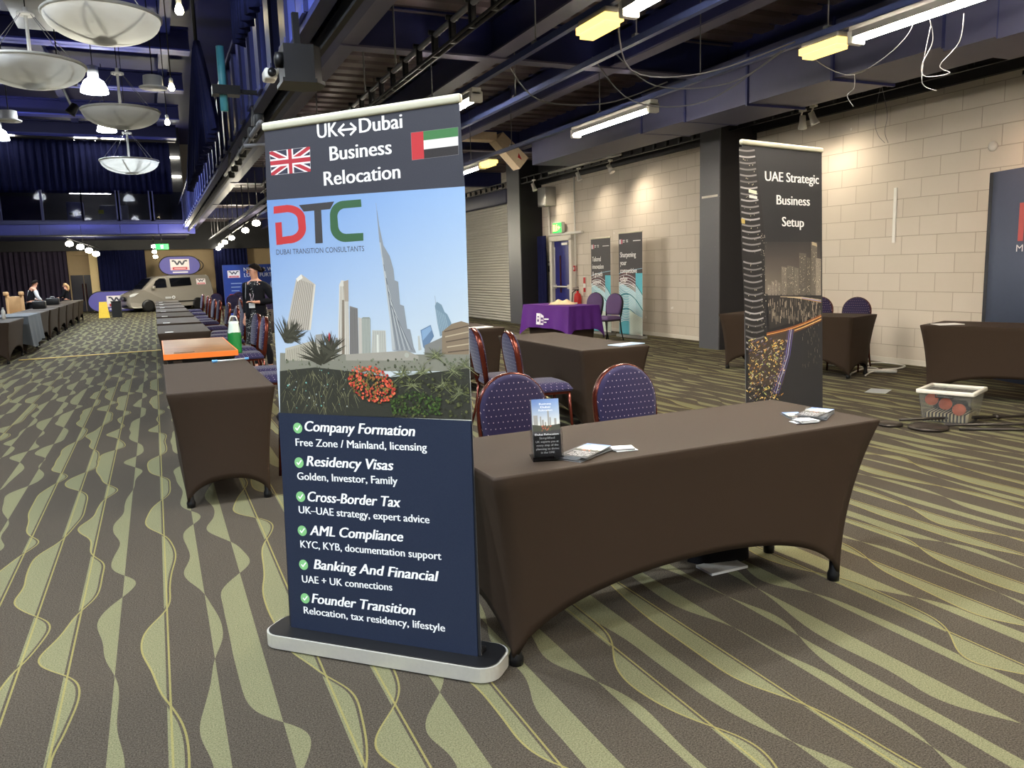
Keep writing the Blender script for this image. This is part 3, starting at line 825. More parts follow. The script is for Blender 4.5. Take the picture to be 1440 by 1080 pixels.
spotlight((8.5, 8.75, 3.50), (9.3, 9.6, 1.2), 'lit spotlight head on the left of the pair above the block wall', SPOT_W*0.6)
spotlight((8.5, 13.9, 3.50), (9.2, 12.6, 1.0), 'small lit spotlight above the two tall narrow banners', SPOT_W*1.5)
spotlight((8.5, 15.2, 3.50), (9.2, 14.6, 0.8), 'small dim spotlight between the loudspeaker and the narrow banners', SPOT_W*0.9)
spotlight((8.5, 17.4, 3.50), (9.1, 16.4, 0.8), 'small lit spotlight just above the grey wall loudspeaker', SPOT_W)
spotlight((8.5, 5.2, 3.52), (9.2, 5.3, 1.3), 'spotlight over the blue curved display beyond the right edge', SPOT_W*1.6, (1.0, 0.62, 0.38))

# bowl pendants over the aisle
def bowl_material():
    n = NT('frosted_bowl')
    n.set(C(216, 218, 222), 0.5)
    tr = n.node('ShaderNodeBsdfTranslucent'); tr.inputs[0].default_value = C(240, 240, 232)
    mx = n.node('ShaderNodeMixShader'); mx.inputs[0].default_value = 0.26
    out = n.t.nodes['Material Output']
    n.t.links.new(n.b.outputs[0], mx.inputs[1]); n.t.links.new(tr.outputs[0], mx.inputs[2]); n.t.links.new(mx.outputs[0], out.inputs[0])
    return n.m
BOWL = bowl_material()
def bowl(loc, R, stem, label, top=7.8, watts=BOWL_W, tilt=0.0):
    t = thing('bowl_pendant', label, 'pendant lamp', loc)
    k = R/0.6
    m = MB(); pr = [(0.6*math.sin(a)*k, (0.0-0.27*math.cos(a))*k) for a in [PI/2*i/14 for i in range(15)]]
    m.lathe(pr, 40, cap=False); o = m.build('bowl', BOWL, t)
    m = MB(); m.path([(0.605*k*math.cos(2*PI*i/40), 0.605*k*math.sin(2*PI*i/40), 0.015) for i in range(40)], 0.02*k, 8, 0, True); m.build('rim', WHITEPLAST, t)
    m = MB(); m.lathe([(0.0, -0.19), (0.12*k, -0.19), (0.14*k, -0.15), (0.0, -0.15)], 20)
    for i in range(6):
        a = PI/3*i+0.3
        m.bar((0.1*k*math.cos(a), 0.1*k*math.sin(a), -0.17*k), (0.58*k*math.cos(a), 0.58*k*math.sin(a), -0.02), 0.02)
    m.build('spider_bracket', GREYSTEEL, t)
    m = MB(); m.tube((0, 0, -0.15), (0, 0, stem), 0.022, 10); m.build('stem', WHITEPLAST, t)
    m = MB(); m.lathe([(0.0, stem-0.01), (0.10, stem-0.01), (0.10, stem+0.02), (0.03, stem+0.03), (0.03, stem+0.09), (0, stem+0.09)], 20); m.build('hub', WHITEPLAST, t)
    for i in range(5):
        a = 2*PI*i/5+0.4
        m = MB(); m.tube((0.09*math.cos(a), 0.09*math.sin(a), stem), (0.59*k*math.cos(a), 0.59*k*math.sin(a), 0.02), 0.004, 5); m.build('wire', GREYSTEEL, t)
    m = MB(); m.tube((0, 0, stem+0.08), (0, 0, top-loc[2]), 0.008, 6); m.build('cable', BLACKMETAL, t)
    for s in (-1, 1):
        L = bpy.data.lights.new('bowl_bulb', 'POINT'); L.energy = watts/2; L.color = (1.0, 0.95, 0.82); L.shadow_soft_size = 0.03
        lo = bpy.data.objects.new('bowl_bulb', L); COL.objects.link(lo); lo.parent = t; lo.location = (s*0.16*k, 0.05, 0.03)
bowl((-0.27, 10.4, 4.36), 0.6, 0.62, 'largest white bowl pendant, lit cream at the top of the picture', watts=BOWL_W*2.6)
bowl((-1.2, 12.2, 4.2), 0.62, 0.62, 'white bowl pendant cut by the left edge below the largest bowl', watts=BOWL_W*1.1)
bowl((-0.26, 15.25, 4.23), 0.6, 0.62, 'grey white bowl pendant hanging third in the row above the aisle', watts=BOWL_W*0.6)
bowl((-0.27, 20.1, 4.05), 0.6, 0.62, 'farthest white bowl pendant in front of the gallery curtain', watts=BOWL_W*0.10)
bowl((-2.9, 16.7, 4.20), 0.6, 0.55, 'small white bowl pendant at far left before the navy gallery curtain', watts=BOWL_W*0.15)

HIBAYM = emit('high_bay_glow', (0.93, 0.97, 1.0, 1), HIBAY_E)
def hibay(loc, label, k=1.0):
    t = thing('high_bay_light', label, 'light', loc)
    m = MB(); m.lathe([(0.30*k, -0.22*k), (0.285*k, -0.12*k), (0.22*k, 0.03*k), (0.10*k, 0.12*k), (0.09*k, 0.14*k)], 24, cap=False); o = m.build('shade', HIBAYM, t)
    m = MB(); m.lathe([(0.0, 0.38*k), (0.12*k, 0.38*k), (0.12*k, 0.14*k), (0.0, 0.14*k)], 16); m.build('ballast_housing', SILVER, t)
    m = MB(); m.tube((0, 0, 0.38*k), (0, 0, 7.8-loc[2]), 0.012, 6); m.build('chain', BLACKMETAL, t)
    L = bpy.data.lights.new('high_bay_lamp', 'SPOT'); L.spot_size = 2.7; L.spot_blend = 0.5; L.energy = HIBAY_W; L.color = (0.84, 0.93, 1.0); L.shadow_soft_size = 0.2
    lo = bpy.data.objects.new('high_bay_lamp', L); COL.objects.link(lo); lo.parent = t; lo.location = (0, 0, -0.26*k)
hibay((-0.89, 21.7, 6.05), 'glaring white high bay lamp beside the third bowl pendant')
hibay((-0.90, 27.3, 6.05), 'glaring high bay lamp half behind the third bowl pendant', 0.9)
hibay((-4.0, 29.4, 6.05), 'glaring high bay lamp at the left picture edge')
hibay((-5.2, 22.5, 6.05), 'high bay lamp beyond the left picture edge over the far aisle')
hibay((-4.4, 10.5, 6.05), 'high bay lamp beyond the left picture edge midway down the hall')
hibay((-0.9, 4.5, 6.05), 'high bay lamp high over the near aisle above the picture')
hibay((-4.2, 3.5, 6.05), 'high bay lamp high over the near left of the hall')
hibay((-1.5, -5.0, 6.05), 'added unseen high bay lamp over the hall behind the viewer')  # out-of-view lamp added for light from the front
hibay((-3.0, -0.8, 6.05), 'added unseen high bay lamp over the near left behind the viewer')  # unseen lamp added to brighten the face of the big banner
hibay((-5.5, -5.0, 6.05), 'added unseen high bay lamp over the far left behind the viewer')  # one more unseen lamp, added for frontal light

WARMBULB = emit('warm_bulb', (1.0, 0.85, 0.5, 1), 18.0)
for i, (p, lab) in enumerate((((0.62, 11.9, 4.98), 'highest of three bare bulbs on cords beside the gathered curtain'), ((0.62, 16.8, 5.02), 'middle of three bare bulbs on cords beside the gathered curtain'), ((0.60, 20.5, 5.02), 'lowest of three bare bulbs on cords beside the gathered curtain'))):
    t = thing('hanging_bulb', lab, 'light', p)
    m = MB(); m.lathe([(0.0, -0.07), (0.035, -0.065), (0.058, -0.03), (0.046, 0.02), (0.03, 0.06), (0.03, 0.07)], 14); m.build('bulb', WARMBULB, t)
    m = MB(); m.lathe([(0.035, 0.06), (0.035, 0.15), (0.015, 0.17)], 12); m.build('lamp_holder', WHITEPLAST, t)
    m = MB(); m.tube((0, 0, 0.16), (0, 0, 7.8-p[2]), 0.012, 6); m.build('cord', BLACKMETAL, t)
for p, lab in (((0.30, 16.6, 4.95), 'white hat shaped ceiling fitting right of the third bowl pendant'), ((-2.6, 20.9, 4.98), 'white hat shaped ceiling fitting at far left above the small bowl')):
    t = thing('hat_fitting', lab, 'ceiling fitting', p)
    m = MB(); m.lathe([(0.0, -0.02), (0.24, -0.02), (0.25, 0.0), (0.17, 0.03), (0.165, 0.2), (0.0, 0.2)], 24); m.build('shade', WHITEPLAST, t)
    m = MB(); m.tube((0, 0, 0.2), (0, 0, 7.8-p[2]), 0.012, 6); m.build('rod', BLACKMETAL, t)
# strip lamps over the far gallery
for x, lab in ((-1.98, 'strip lamp on the gallery ceiling above the curtain, left of the pair'), (-1.02, 'strip lamp on the gallery ceiling above the curtain, right of the pair'), (-4.8, 'strip lamp on the gallery ceiling near the left edge')):
    m = MB(); m.box((x, 36.23, 7.05), (0.8, 0.14, 0.06))
    single('strip_lamp', lab, 'light', m, TRACKGLOW)
m = MB(); m.box((-2.2, 39.5, 5.2), (1.6, 0.12, 0.06)); m.tube((-2.6, 39.5, 5.2), (-2.6, 39.5, 7.8), 0.01, 6); m.tube((-1.8, 39.5, 5.2), (-1.8, 39.5, 7.8), 0.01, 6)
single('strip_lamp', 'added strip lamp lighting the far gallery behind its glass front', 'light', m, TRACKGLOW)  # lamp added to lift the dark gallery interior
for z, lab in ((6.55, 'upper lit strip in the dark opening beside the gallery curtain'), (5.75, 'lower lit strip in the dark opening beside the gallery curtain')):
    m = MB(); m.box((1.2, 37.6, z), (0.5, 0.1, 0.06)); single('strip_lamp', lab, 'light', m, TRACKGLOW)
box_struct('trim_25', (0.95, 37.66, 3.6), (1.5, 37.8, 7.8), DARKPAINT)
# track lamps under the far gallery and the deck: a rail, its hangers and its lamp heads
def track(label, a, b, heads, top, r, drop=0.22):
    t = thing('track_lights', label, 'lights')
    a, b = Vector(a), Vector(b)
    m = MB(); m.tube(a, b, 0.022); m.build('track_rail', BLACKMETAL, t)
    for f in (0.08, 0.5, 0.92):
        p = a.lerp(b, f); m = MB(); m.tube(p, (p.x, p.y, top), 0.012, 6); m.build('hanger_rod', BLACKMETAL, t)
    for p in heads:
        m = MB(); m.lathe([(0.0, -r), (r*0.9, -r*0.7), (r, 0.0), (r*0.6, r*0.5), (0, r*0.5)], 12, 0, Matrix.Translation(p)); h = m.build('lamp_head', TRACKGLOW, t)
        m = MB(); m.tube((p[0], p[1], p[2]+r*0.4), (p[0], p[1], p[2]+drop), 0.02, 6); m.build('stem', BLACKMETAL, h)
track('slanting track of four round lamps above the pale column', (-3.05, 36.5, 3.14), (-2.05, 38.3, 2.80), ((-2.98, 36.6, 2.95), (-2.62, 36.9, 2.83), (-2.36, 37.5, 2.70), (-2.15, 38.1, 2.58)), 3.3, 0.14)
track('long track of round lamps receding just left of the big banner', (2.74, 18, 3.16), (2.95, 41.0, 3.02), ((2.76, 23.5, 2.92), (2.8, 26.85, 2.9), (2.82, 32.0, 2.9), (2.85, 35.5, 2.88), (2.9, 38.5, 2.86), (2.95, 40.8, 2.8)), 4.2, 0.11)
track('short upright string of lamps left of the green exit box', (0.10, 36.4, 2.98), (0.14, 36.4, 2.2), ((0.10, 36.36, 2.78), (0.12, 36.36, 2.56), (0.14, 36.36, 2.36)), 3.3, 0.09, 0.05)
for i, (p, w) in enumerate((((-2.5, 35.8, 2.7), 60), ((1.2, 34.5, 2.75), 120), ((2.9, 30.0, 2.7), 80))):
    L = bpy.data.lights.new('track_beam', 'POINT'); L.energy = w; L.color = (1.0, 0.9, 0.7); L.shadow_soft_size = 0.15
    o = bpy.data.objects.new('track_beam', L); COL.objects.link(o); o.location = p
t = thing('exit_box_sign', 'small green exit box hanging under the far gallery', 'sign', (0.42, 36.0, 2.73))
m = MB(); m.box((0, 0, 0), (0.5, 0.1, 0.22)); m.build('housing', GREENSIGN, t)
m = MB(); m.box((0, -0.055, 0), (0.10, 0.012, 0.14)); m.build('pictogram', emit('pale_green_sign', C(190, 255, 210), 1.2), t)
m = MB(); m.tube((0, 0, 0.1), (0, 0, 0.5), 0.02, 6); m.build('hanger', BLACKMETAL, t)

# loudspeaker, camera and tube on the gallery front
t = thing('hanging_speaker', 'black loudspeaker clamped below the gallery edge', 'speaker', (1.2, 6.7, 2.93))
m = MB(); m.prism([(-0.13, -0.14), (0.10, -0.16), (0.17, -0.08), (0.17, 0.10), (0.05, 0.17), (-0.13, 0.14)], 0.03, 0.29); m.build('cabinet', BLACKPLAST, t)
m = MB(); m.prism([(-0.15, -0.16), (0.11, -0.18), (0.19, -0.09), (0.19, 0.11), (0.06, 0.19), (-0.15, 0.16)], 0.0, 0.03); m.build('base_plate', BLACKPLAST, t)
m = MB(); m.lathe([(0.0, 0.0), (0.06, 0.0), (0.06, 0.05), (0.03, 0.06)], 14, 0, Matrix.Translation((-0.13, -0.05, 0.18)) @ Matrix.Rotation(-PI/2, 4, 'Y')); m.build('swivel_knob', BLACKMETAL, t)
m = MB(); m.box((0.0, 0.0, 0.42), (0.05, 0.05, 0.28)); m.build('bracket', BLACKMETAL, t)
t = thing('surveillance_camera', 'small white camera on the gallery front beside the black loudspeaker', 'camera', (1.2, 8.25, 3.36))
m = MB(); m.box((0, 0, 0), (0.12, 0.22, 0.10), 0, 0.02); m.build('body', WHITEPLAST, t)
m = MB(); m.lathe([(0.035, 0), (0.04, 0.05), (0.0, 0.05)], 14, 0, Matrix.Translation((0, -0.11, 0)) @ Matrix.Rotation(PI/2, 4, 'X')); m.build('lens', BLACKPLAST, t)
m = MB(); m.tube((0.05, 0.05, 0), (0.12, 0.05, 0.12), 0.02); m.build('bracket', WHITEPLAST, t)
m = MB(); m.tube((0.9, 9.8, 3.3), (0.9, 9.8, 4.0), 0.045); m.box((1.12, 9.8, 3.52), (0.3, 0.06, 0.04), 1)
m.box((0.93, 9.8, 3.52), (0.3, 0.18, 0.1), 1)
o = single('turquoise_tube', 'turquoise tube standing up past the gallery rail', 'tube', m, [plain('turquoise_paint', C(80, 160, 176), 0.4), BLACKMETAL])
m = MB()
m.tube((1.18, 9.0, 3.05), (1.30, 15.0, 3.2), 0.03); m.tube((1.1, 10, 2.95), (1.6, 10, 3.0), 0.025)
for i in range(7): m.box((1.2+0.02*i, 9.3+i*0.8, 3.12), (0.1, 0.16, 0.14), 1, 0.02)
m.tube((1.26, 10.5, 3.08), (1.30, 10.5, 3.5), 0.02); m.tube((1.28, 14, 3.18), (1.32, 14, 3.5), 0.02)
tag(m.build('stage_lamp_bar', [GREYSTEEL, BLACKMETAL]), 'grey tube with clamped black stage lamps below gallery edge', 'lighting bar')
# row of thin drop rods under the deck by the far gallery
t = thing('drop_rod_rail', 'long black rail hung on thin rods under the far deck', 'rail', (2.2, 0, 2.95))
m = MB(); m.box((0, 24, 0), (0.06, 22, 0.05)); m.build('rail_bar', BLACKMETAL, t)
rr = MB(); rr.tube((0, 0, 0.0), (0, 0, 0.75), 0.012, 5); first = rr.build('drop_rod', GREYSTEEL, t)
for i in range(14):
    o = first if i == 0 else first.copy()
    if i: COL.objects.link(o)
    o.parent = t; o.location = (0, 14+1.45*i, 0)

# ================================================================== TABLES
def cover_mesh(L, W, H, inset=0.07, archL=0.24, archW=0.17, n=28):
    """stretch cover: flat top, sides drawn in to the four feet with arched hems"""
    m = MB()
    r = 0.010
    m.add([(x*(L/2-r), y*(W/2-r), H) for x, y in ((-1, -1), (1, -1), (1, 1), (-1, 1))], [(0, 1, 2, 3)], 0, False)
    def ins(v): return inset*(1-(1-v)**2.2)
    R0, R1 = 4, 15
    def side(half, out, arch, sgn, ax):
        def fn(a, b):
            u = 2*a-1; k = round(b*(R0+R1))
            if k <= R0:
                an = PI/2*k/R0; e = r*(1-math.sin(an)); z = H-r+r*math.cos(an)
                pos, o = u*(half-e), out-e
            else:
                hem = 0.015+arch*(max(0.0, 1-abs(u)**2.3))**0.62
                q = (k-R0)/R1
                z = (H-r)*(1-q)+hem*q
                c = ins(1-z/(H-r))
                pos = u*(half-c); o = out-c*(0.62+0.38*abs(u)**3)
            return (pos, sgn*o, z) if ax == 0 else (sgn*o, pos, z)
        m.grid(fn, n, R0+R1)
    for s in (-1, 1):
        side(L/2, W/2, archL, s, 0); side(W/2, L/2, archW, s, 1)
    bmesh.ops.remove_doubles(m.bm, verts=m.bm.verts[:], dist=1e-5)
    return m
_cov = {}
def cloth_table(name, label, loc, rz, L=1.83, W=0.64, H=0.745, group=None, archL=0.24, archW=0.15, inset=0.068):
    t = thing(name, label, 'table', loc, rz, group)
    k = (L, W, H, archL, archW, inset)
    if k not in _cov:
        c = cover_mesh(L, W, H, inset, archL, archW).build('stretch_cover', BLACKCLOTH, t)
        s = c.modifiers.new('cloth_thickness', 'SOLIDIFY'); s.thickness = 0.003; s.offset = -1
        m = MB(); m.box((0, 0, H-0.045), (L-0.04, W-0.04, 0.02)); b = m.build('tabletop', BLACKPLAST, t)
        m = MB(); m.lathe([(0.0, 0.0), (0.026, 0.0), (0.028, 0.03), (0.02, 0.05), (0.018, H-0.06), (0, H-0.06)], 10); f = m.build('leg', BLACKMETAL, t)
        _cov[k] = (c, b, f); parts = (c, b, f)
    else:
        parts = []
        for o in _cov[k]:
            q = o.copy(); COL.objects.link(q); q.parent = t; parts.append(q)
    i = inset+0.018
    f = parts[2]
    for j, (sx, sy) in enumerate(((1, 1), (1, -1), (-1, 1), (-1, -1))):
        q = f
        if j: q = f.copy(); COL.objects.link(q); q.parent = t
        q.location = (sx*(L/2-i), sy*(W/2-i), 0)
    return t

# the table in front
MT = 0.02
ca, sa = math.cos(MT), math.sin(MT)
def main_pt(u, v): return (0.974+u*ca-v*sa, 2.358+u*sa+v*ca)
cx, cy = main_pt(0.915, 0.32)
cloth_table('cloth_table', 'large black cloth covered table in front holding leaflets', (cx, cy, 0), MT, 1.83, 0.64, 0.745, None, 0.27, 0.2, 0.10)
# right hand row down the aisle: one plain, one wood topped, seven plain
cloth_table('cloth_table', 'black cloth covered table left of the big banner, nearest of the aisle row', (0.325, 6.065, 0), PI/2+0.0)
for i in range(7):
    cloth_table('cloth_table', 'black aisle table, %s beyond the wood topped table toward the van' % ORD[i].replace('nearest', 'first'), (0.30, 11.87+2.35*i, 0), PI/2, group='black tables beyond the wood topped one')
t = thing('wood_topped_table', 'table with planked wooden top and orange edge in the aisle row', 'table', (0.345, 8.82, 0), PI/2)
m = MB(); m.box((0, 0, 0.735), (1.84, 0.64, 0.012), 0, 0.003); m.build('table_top', wood_material('planked_wood', C(66, 40, 22), C(158, 108, 62), 2.2), t)
m = MB()
for s in (-1, 1): m.box((0, s*0.322, 0.716), (1.85, 0.012, 0.05)); m.box((s*0.922, 0, 0.716), (0.012, 0.64, 0.05))
m.build('orange_edging', plain('orange_edge', C(232, 116, 40), 0.4, var=0.05), t)
m = MB(); m.box((0, 0, 0.70), (1.8, 0.6, 0.05)); m.build('frame', BLACKMETAL, t)
m = MB(); m.box((0.4, 0.28, 0.36), (0.95, 0.02, 0.64)); m.build('modesty_panel', BLACKPLAST, t)
m = MB(); m.box((-0.83, -0.05, 0.40), (0.02, 0.44, 0.58)); m.build('modesty_panel', BLACKPLAST, t)
for sx in (-1, 1):
    for sy in (-1, 1):
        m = MB(); m.box((sx*0.85, sy*0.27, 0.34), (0.045, 0.045, 0.68)); m.build('leg', BLACKMETAL, t)
m = MB(); m.box((0.2, 8.02, 0.7445), (0.18, 0.09, 0.006), 0, 0, None)
single('leaflet', 'dark leaflet lying on the wood topped table', 'leaflet', m, plain('grey_print', C(112, 84, 60), 0.6))

# left hand row along the aisle
for i in range(8):
    y1 = 18.25+2.1*i
    lab = 'black table, %s of the left aisle row counted from the picture edge' % (ORD[i].replace('nearest', 'first'))
    cloth_table('cloth_table', lab, (-2.74, y1-0.92, 0), PI/2, group='black tables of the left aisle row', H=0.745)
m = MB()
def skirt(a, b):
    per = [(-0.96, -0.36), (0.96, -0.36), (0.96, 0.36), (-0.96, 0.36), (-0.96, -0.36)]
    s = a*4; i = min(int(s), 3); f = s-i
    x = per[i][0]*(1-f)+per[i+1][0]*f; y = per[i][1]*(1-f)+per[i+1][1]*f
    q = 1+0.05*b+0.02*b*math.sin(a*90)
    return (x*q, y*(1+0.10*b+0.05*b*math.sin(a*90)), 0.765-(0.60+0.05*math.sin(a*8*PI))*b)
m.grid(skirt, 160, 6); m.box((0, 0, 0.762), (1.92, 0.72, 0.008), 0)
o = m.build('grey_tablecloth', GREYCLOTH, None, (-2.74, 19.43, 0)); o.rotation_euler = (0, 0, PI/2)
tag(o, 'loose grey cloth draped over the second table of the left row', 'tablecloth')
t = thing('water_bottle', 'white bottle standing on the first table of left row', 'bottle', (-2.72, 18.0, 0.746))
m = MB(); m.lathe([(0, 0), (0.035, 0), (0.036, 0.15), (0.015, 0.2), (0.0, 0.2)], 14); m.build('bottle_body', WHITEPLAST, t)
m = MB(); m.lathe([(0.017, 0.195), (0.017, 0.225), (0, 0.225)], 12); m.build('cap', SILVER, t)

# tables of the right hand side
cloth_table('cloth_table', 'black cloth table just behind the two chairs and main table', (3.52, 6.58, 0), PI/2-0.02, W=0.66)
cloth_table('cloth_table', 'black cloth table showing right beside the big banner behind side-on chair', (3.42, 9.45, 0), PI/2)
a = math.radians(-72)
def obl(fl, along, depth):
    """point of an oblique table whose near left corner is fl"""
    return (fl[0]+along*math.cos(a)-depth*math.sin(a), fl[1]+along*math.sin(a)+depth*math.cos(a))
q = obl((6.88, 8.52), 0.915, 0.32)
cloth_table('cloth_table', 'black cloth table behind the night skyline banner against the wall', (q[0], q[1], 0), a)
q = obl((7.02, 5.56), 0.915, 0.32)
cloth_table('cloth_table', 'black cloth table cut by the right edge before the blue display', (q[0], q[1], 0), a)
a = math.radians(-85)
q = obl((6.2, 13.25), 0.76, 0.31)
pt = cloth_table('cloth_table', 'black covered table under the purple cloth near the fire door', (q[0], q[1], 0), a, L=1.5, W=0.6)
m = MB()
def drape(a_, b):
    per = [(-0.765, -0.315), (0.765, -0.315), (0.765, 0.315), (-0.765, 0.315), (-0.765, -0.315)]
    s = a_*4; i = min(int(s), 3); f = s-i
    x = per[i][0]*(1-f)+per[i+1][0]*f; y = per[i][1]*(1-f)+per[i+1][1]*f
    corner = abs(2*f-1)**6
    fold = 0.02*b*math.sin(f*22)
    dz = (0.40+0.16*corner)*b
    q = 1+(0.03+0.04*corner)*b
    return (x*q+(fold if i % 2 else 0), y*(1+(0.08+0.14*corner)*b)+(0 if i % 2 else fold), 0.762-dz)
m.grid(drape, 160, 8); m.box((0, 0, 0.76), (1.53, 0.63, 0.008), 0)
o = m.build('purple_tablecloth', PURPLECLOTH, None, (q[0], q[1], 0)); o.rotation_euler = (0, 0, a)
tag(o, 'purple cloth with white logo draped over the table near the fire door', 'tablecloth')
art = Art(2e-5)
art.raw([(0, 0), (0.13, 0), (0.13, 0.2), (0, 0.2)], (240, 238, 244))
art.raw([(0.035, 0.05), (0.095, 0.05), (0.095, 0.15), (0.035, 0.15)], (82, 40, 120)); art.disc((0.065, 0.11), 0.022, (240, 238, 244), 12)
art.raw([(0.14, 0), (0.25, 0), (0.25, 0.16), (0.14, 0.2)], (225, 218, 235))
for zz in (0.03, 0.09): art.raw([(0.155, zz), (0.235, zz), (0.235, zz+0.04), (0.155, zz+0.04)], (82, 40, 120))
art.raw([(0.27, 0.09), (0.42, 0.10), (0.42, 0.12), (0.27, 0.115)], (240, 238, 244)); art.raw([(0.27, 0.04), (0.35, 0.04), (0.35, 0.06), (0.27, 0.06)], (240, 238, 244))
lg = art.build('cloth_logo', o); lg.location = (-0.25, -0.358, 0.42); lg.rotation_euler = (math.radians(-4), 0, 0)

# ================================================================== CHAIRS
def back_outline(w, z0, z1, n=14):
    """balloon shaped back: narrow at the seat, round at the top"""
    R = w/2
    pts = [(-R*0.80, z0), (-R*0.93, z0+0.10), (-R, z0+(z1-z0)*0.5)]
    zc = z1-R*0.98
    pts += [(-R*math.cos(PI*i/n), zc+R*0.98*math.sin(PI*i/n)) for i in range(n+1)]
    pts += [(R, z0+(z1-z0)*0.5), (R*0.93, z0+0.10), (R*0.80, z0)]
    return pts
def make_chair(label, fabric, frame, w=0.40, group=None, name='banquet_chair'):
    """sitter faces +y; back leans a little"""
    t = thing(name, label, 'chair', (0, 0, 0), 0, group)
    lean = Matrix.Translation((0, -0.19, 0.47)) @ Matrix.Rotation(math.radians(9), 4, 'X') @ Matrix.Translation((0, 0, -0.47))
    ol = back_outline(w-0.002, 0.49, 0.898)
    X = Matrix(((1, 0, 0, 0), (0, 0, 1, 0), (0, 1, 0, 0), (0, 0, 0, 1)))
    c = (0, sum(p[1] for p in ol)/len(ol))
    def rings(s): return [(c[0]+(p[0]-c[0])*s, c[1]+(p[1]-c[1])*s) for p in ol]
    m = MB(); n = len(ol)
    lay = [(0.86, -0.030), (0.95, -0.026), (1.0, -0.012), (1.0, 0.012), (0.95, 0.028), (0.84, 0.034)]
    vs = []
    for s, d in lay: vs += [(p[0], d, p[1]) for p in rings(s)]
    fs = [(i*n+k, i*n+(k+1) % n, (i+1)*n+(k+1) % n, (i+1)*n+k) for i in range(len(lay)-1) for k in range(n)]
    fs += [tuple(range(n)), tuple((len(lay)-1)*n+k for k in range(n-1, -1, -1))]
    m.add(vs, fs, 0, True, lean); m.build('backrest', fabric, t)
    m = MB(); o2 = back_outline(w, 0.40, 0.9)
    m.path([(p[0], -0.008, p[1]) for p in o2], 0.0072, 10, 0, False, lean, True, 3.2)
    m.build('back_frame', frame, t)
    m = MB()
    def seat(a, b):
        x = (2*a-1); y = (2*b-1)
        e = max(abs(x), abs(y))
        z = 0.482-0.05*max(0, (e-0.75)/0.25)**2.2-0.006*(x*x+y*y)
        return (x*0.215*(1-0.04*(1-b)), y*0.21+0.02, z)
    m.grid(seat, 14, 14); m.box((0, 0.02, 0.42), (0.42, 0.41, 0.03), 0, 0.008); m.build('seat', fabric, t)
    m = MB()
    for s in (-1, 1): m.box((s*0.185, 0.02, 0.395), (0.022, 0.38, 0.022)); m.box((0, 0.02+s*0.18, 0.395), (0.37, 0.022, 0.022))
    m.build('seat_rail', frame, t)
    for s in (-1, 1):
        m = MB(); m.path([(s*0.185, 0.2, 0.40), (s*0.19, 0.215, 0.2), (s*0.195, 0.23, 0.0)], [0.014, 0.013, 0.011], 8); m.build('leg', frame, t)
        m = MB(); m.path([(s*0.185, -0.17, 0.42), (s*0.185, -0.20, 0.2), (s*0.19, -0.26, 0.0)], [0.014, 0.013, 0.011], 8); m.build('leg', frame, t)
    return t
def face(dx, dy): return math.atan2(dy, dx)-PI/2
c0 = make_chair('dotted purple chair at the main table beside the big banner, leaflet stand before it', DOTTED, COPPER, 0.36)
c0.location = (1.55, 3.27, 0); c0.rotation_euler = (0, 0, face(-0.06, -1)); c0.scale = (1, 1, 1.03)
dup(c0, (2.19, 3.23, 0), face(0.0, -1), 'dotted purple chair at the main table nearer the night skyline banner')
dup(c0, (2.80, 6.48, 0), face(1, -0.12), 'purple chair seen side-on nearest the big banner edge, coppery frame')
dup(c0, (2.88, 5.90, 0), face(1, -0.12), 'purple chair seen side-on drawn up to the second black table, seat showing')
dup(c0, (8.03, 8.0, 0), face(-0.9, -0.4), 'purple chair half hidden by the night skyline banner at wall')
dup(c0, (8.15, 7.48, 0), face(-0.9, -0.4), 'purple chair by the wall just right of the night skyline banner')
c1 = make_chair('plum chair behind the purple table, in front of the fire extinguisher', PLUMFAB, BLACKMETAL, 0.40, None, 'stacking_chair')
c1.location = (7.85, 13.75, 0); c1.rotation_euler = (0, 0, face(-0.9, -0.35))
dup(c1, (7.80, 12.95, 0), face(-0.95, -0.3), 'plum chair at the near end of the purple table, before the first narrow banner')
# aisle row chairs, seats toward the tables
rnd = random.Random(4)
dup(c0, (0.93, 5.55, 0), face(-1, 0.05), 'purple chair mostly hidden behind the left edge of the big banner')
dup(c0, (0.98, 7.95, 0), face(-1, 0.05), 'purple chair at the near corner of the wood topped table, red glinting frame')
dup(c0, (0.98, 8.5, 0), face(-1, 0.0), 'purple chair at the wood topped table just beyond its neighbour')
dup(c0, (0.98, 10.35, 0), face(-1, 0.0), 'purple chair at the wood topped table carrying the green bag')
for i, y in enumerate((11.2, 13.0, 13.9, 14.8, 16.4, 18.4, 19.4, 21.0, 23.2, 25.4)):
    dup(c0, (1.0+rnd.uniform(-0.04, 0.06), y, 0), face(-1, rnd.uniform(-0.12, 0.12)), 'purple aisle chair, %s beyond the green bag toward the van' % ORD[i].replace('nearest', 'first'), 'aisle chairs beyond the green bag')
for i, (x, y, dx, dy) in enumerate(((2.0, 19.0, 1, 0.1), (2.1, 21.3, 0, -1), (2.75, 21.8, 0.2, -1), (2.0, 24.0, 0, 1), (2.7, 24.3, -0.2, 1), (3.4, 23.5, -1, 0.3), (1.75, 27.0, 0, 1), (2.5, 27.5, 0.1, 1), (3.3, 27.0, -0.2, 1))):
    dup(c0, (x, y, 0), face(dx, dy), 'purple chair, %s in the loose cluster between aisle chairs and blue stand wall' % ORD[i].replace('nearest', 'first'), 'loose chairs before the blue stand wall')
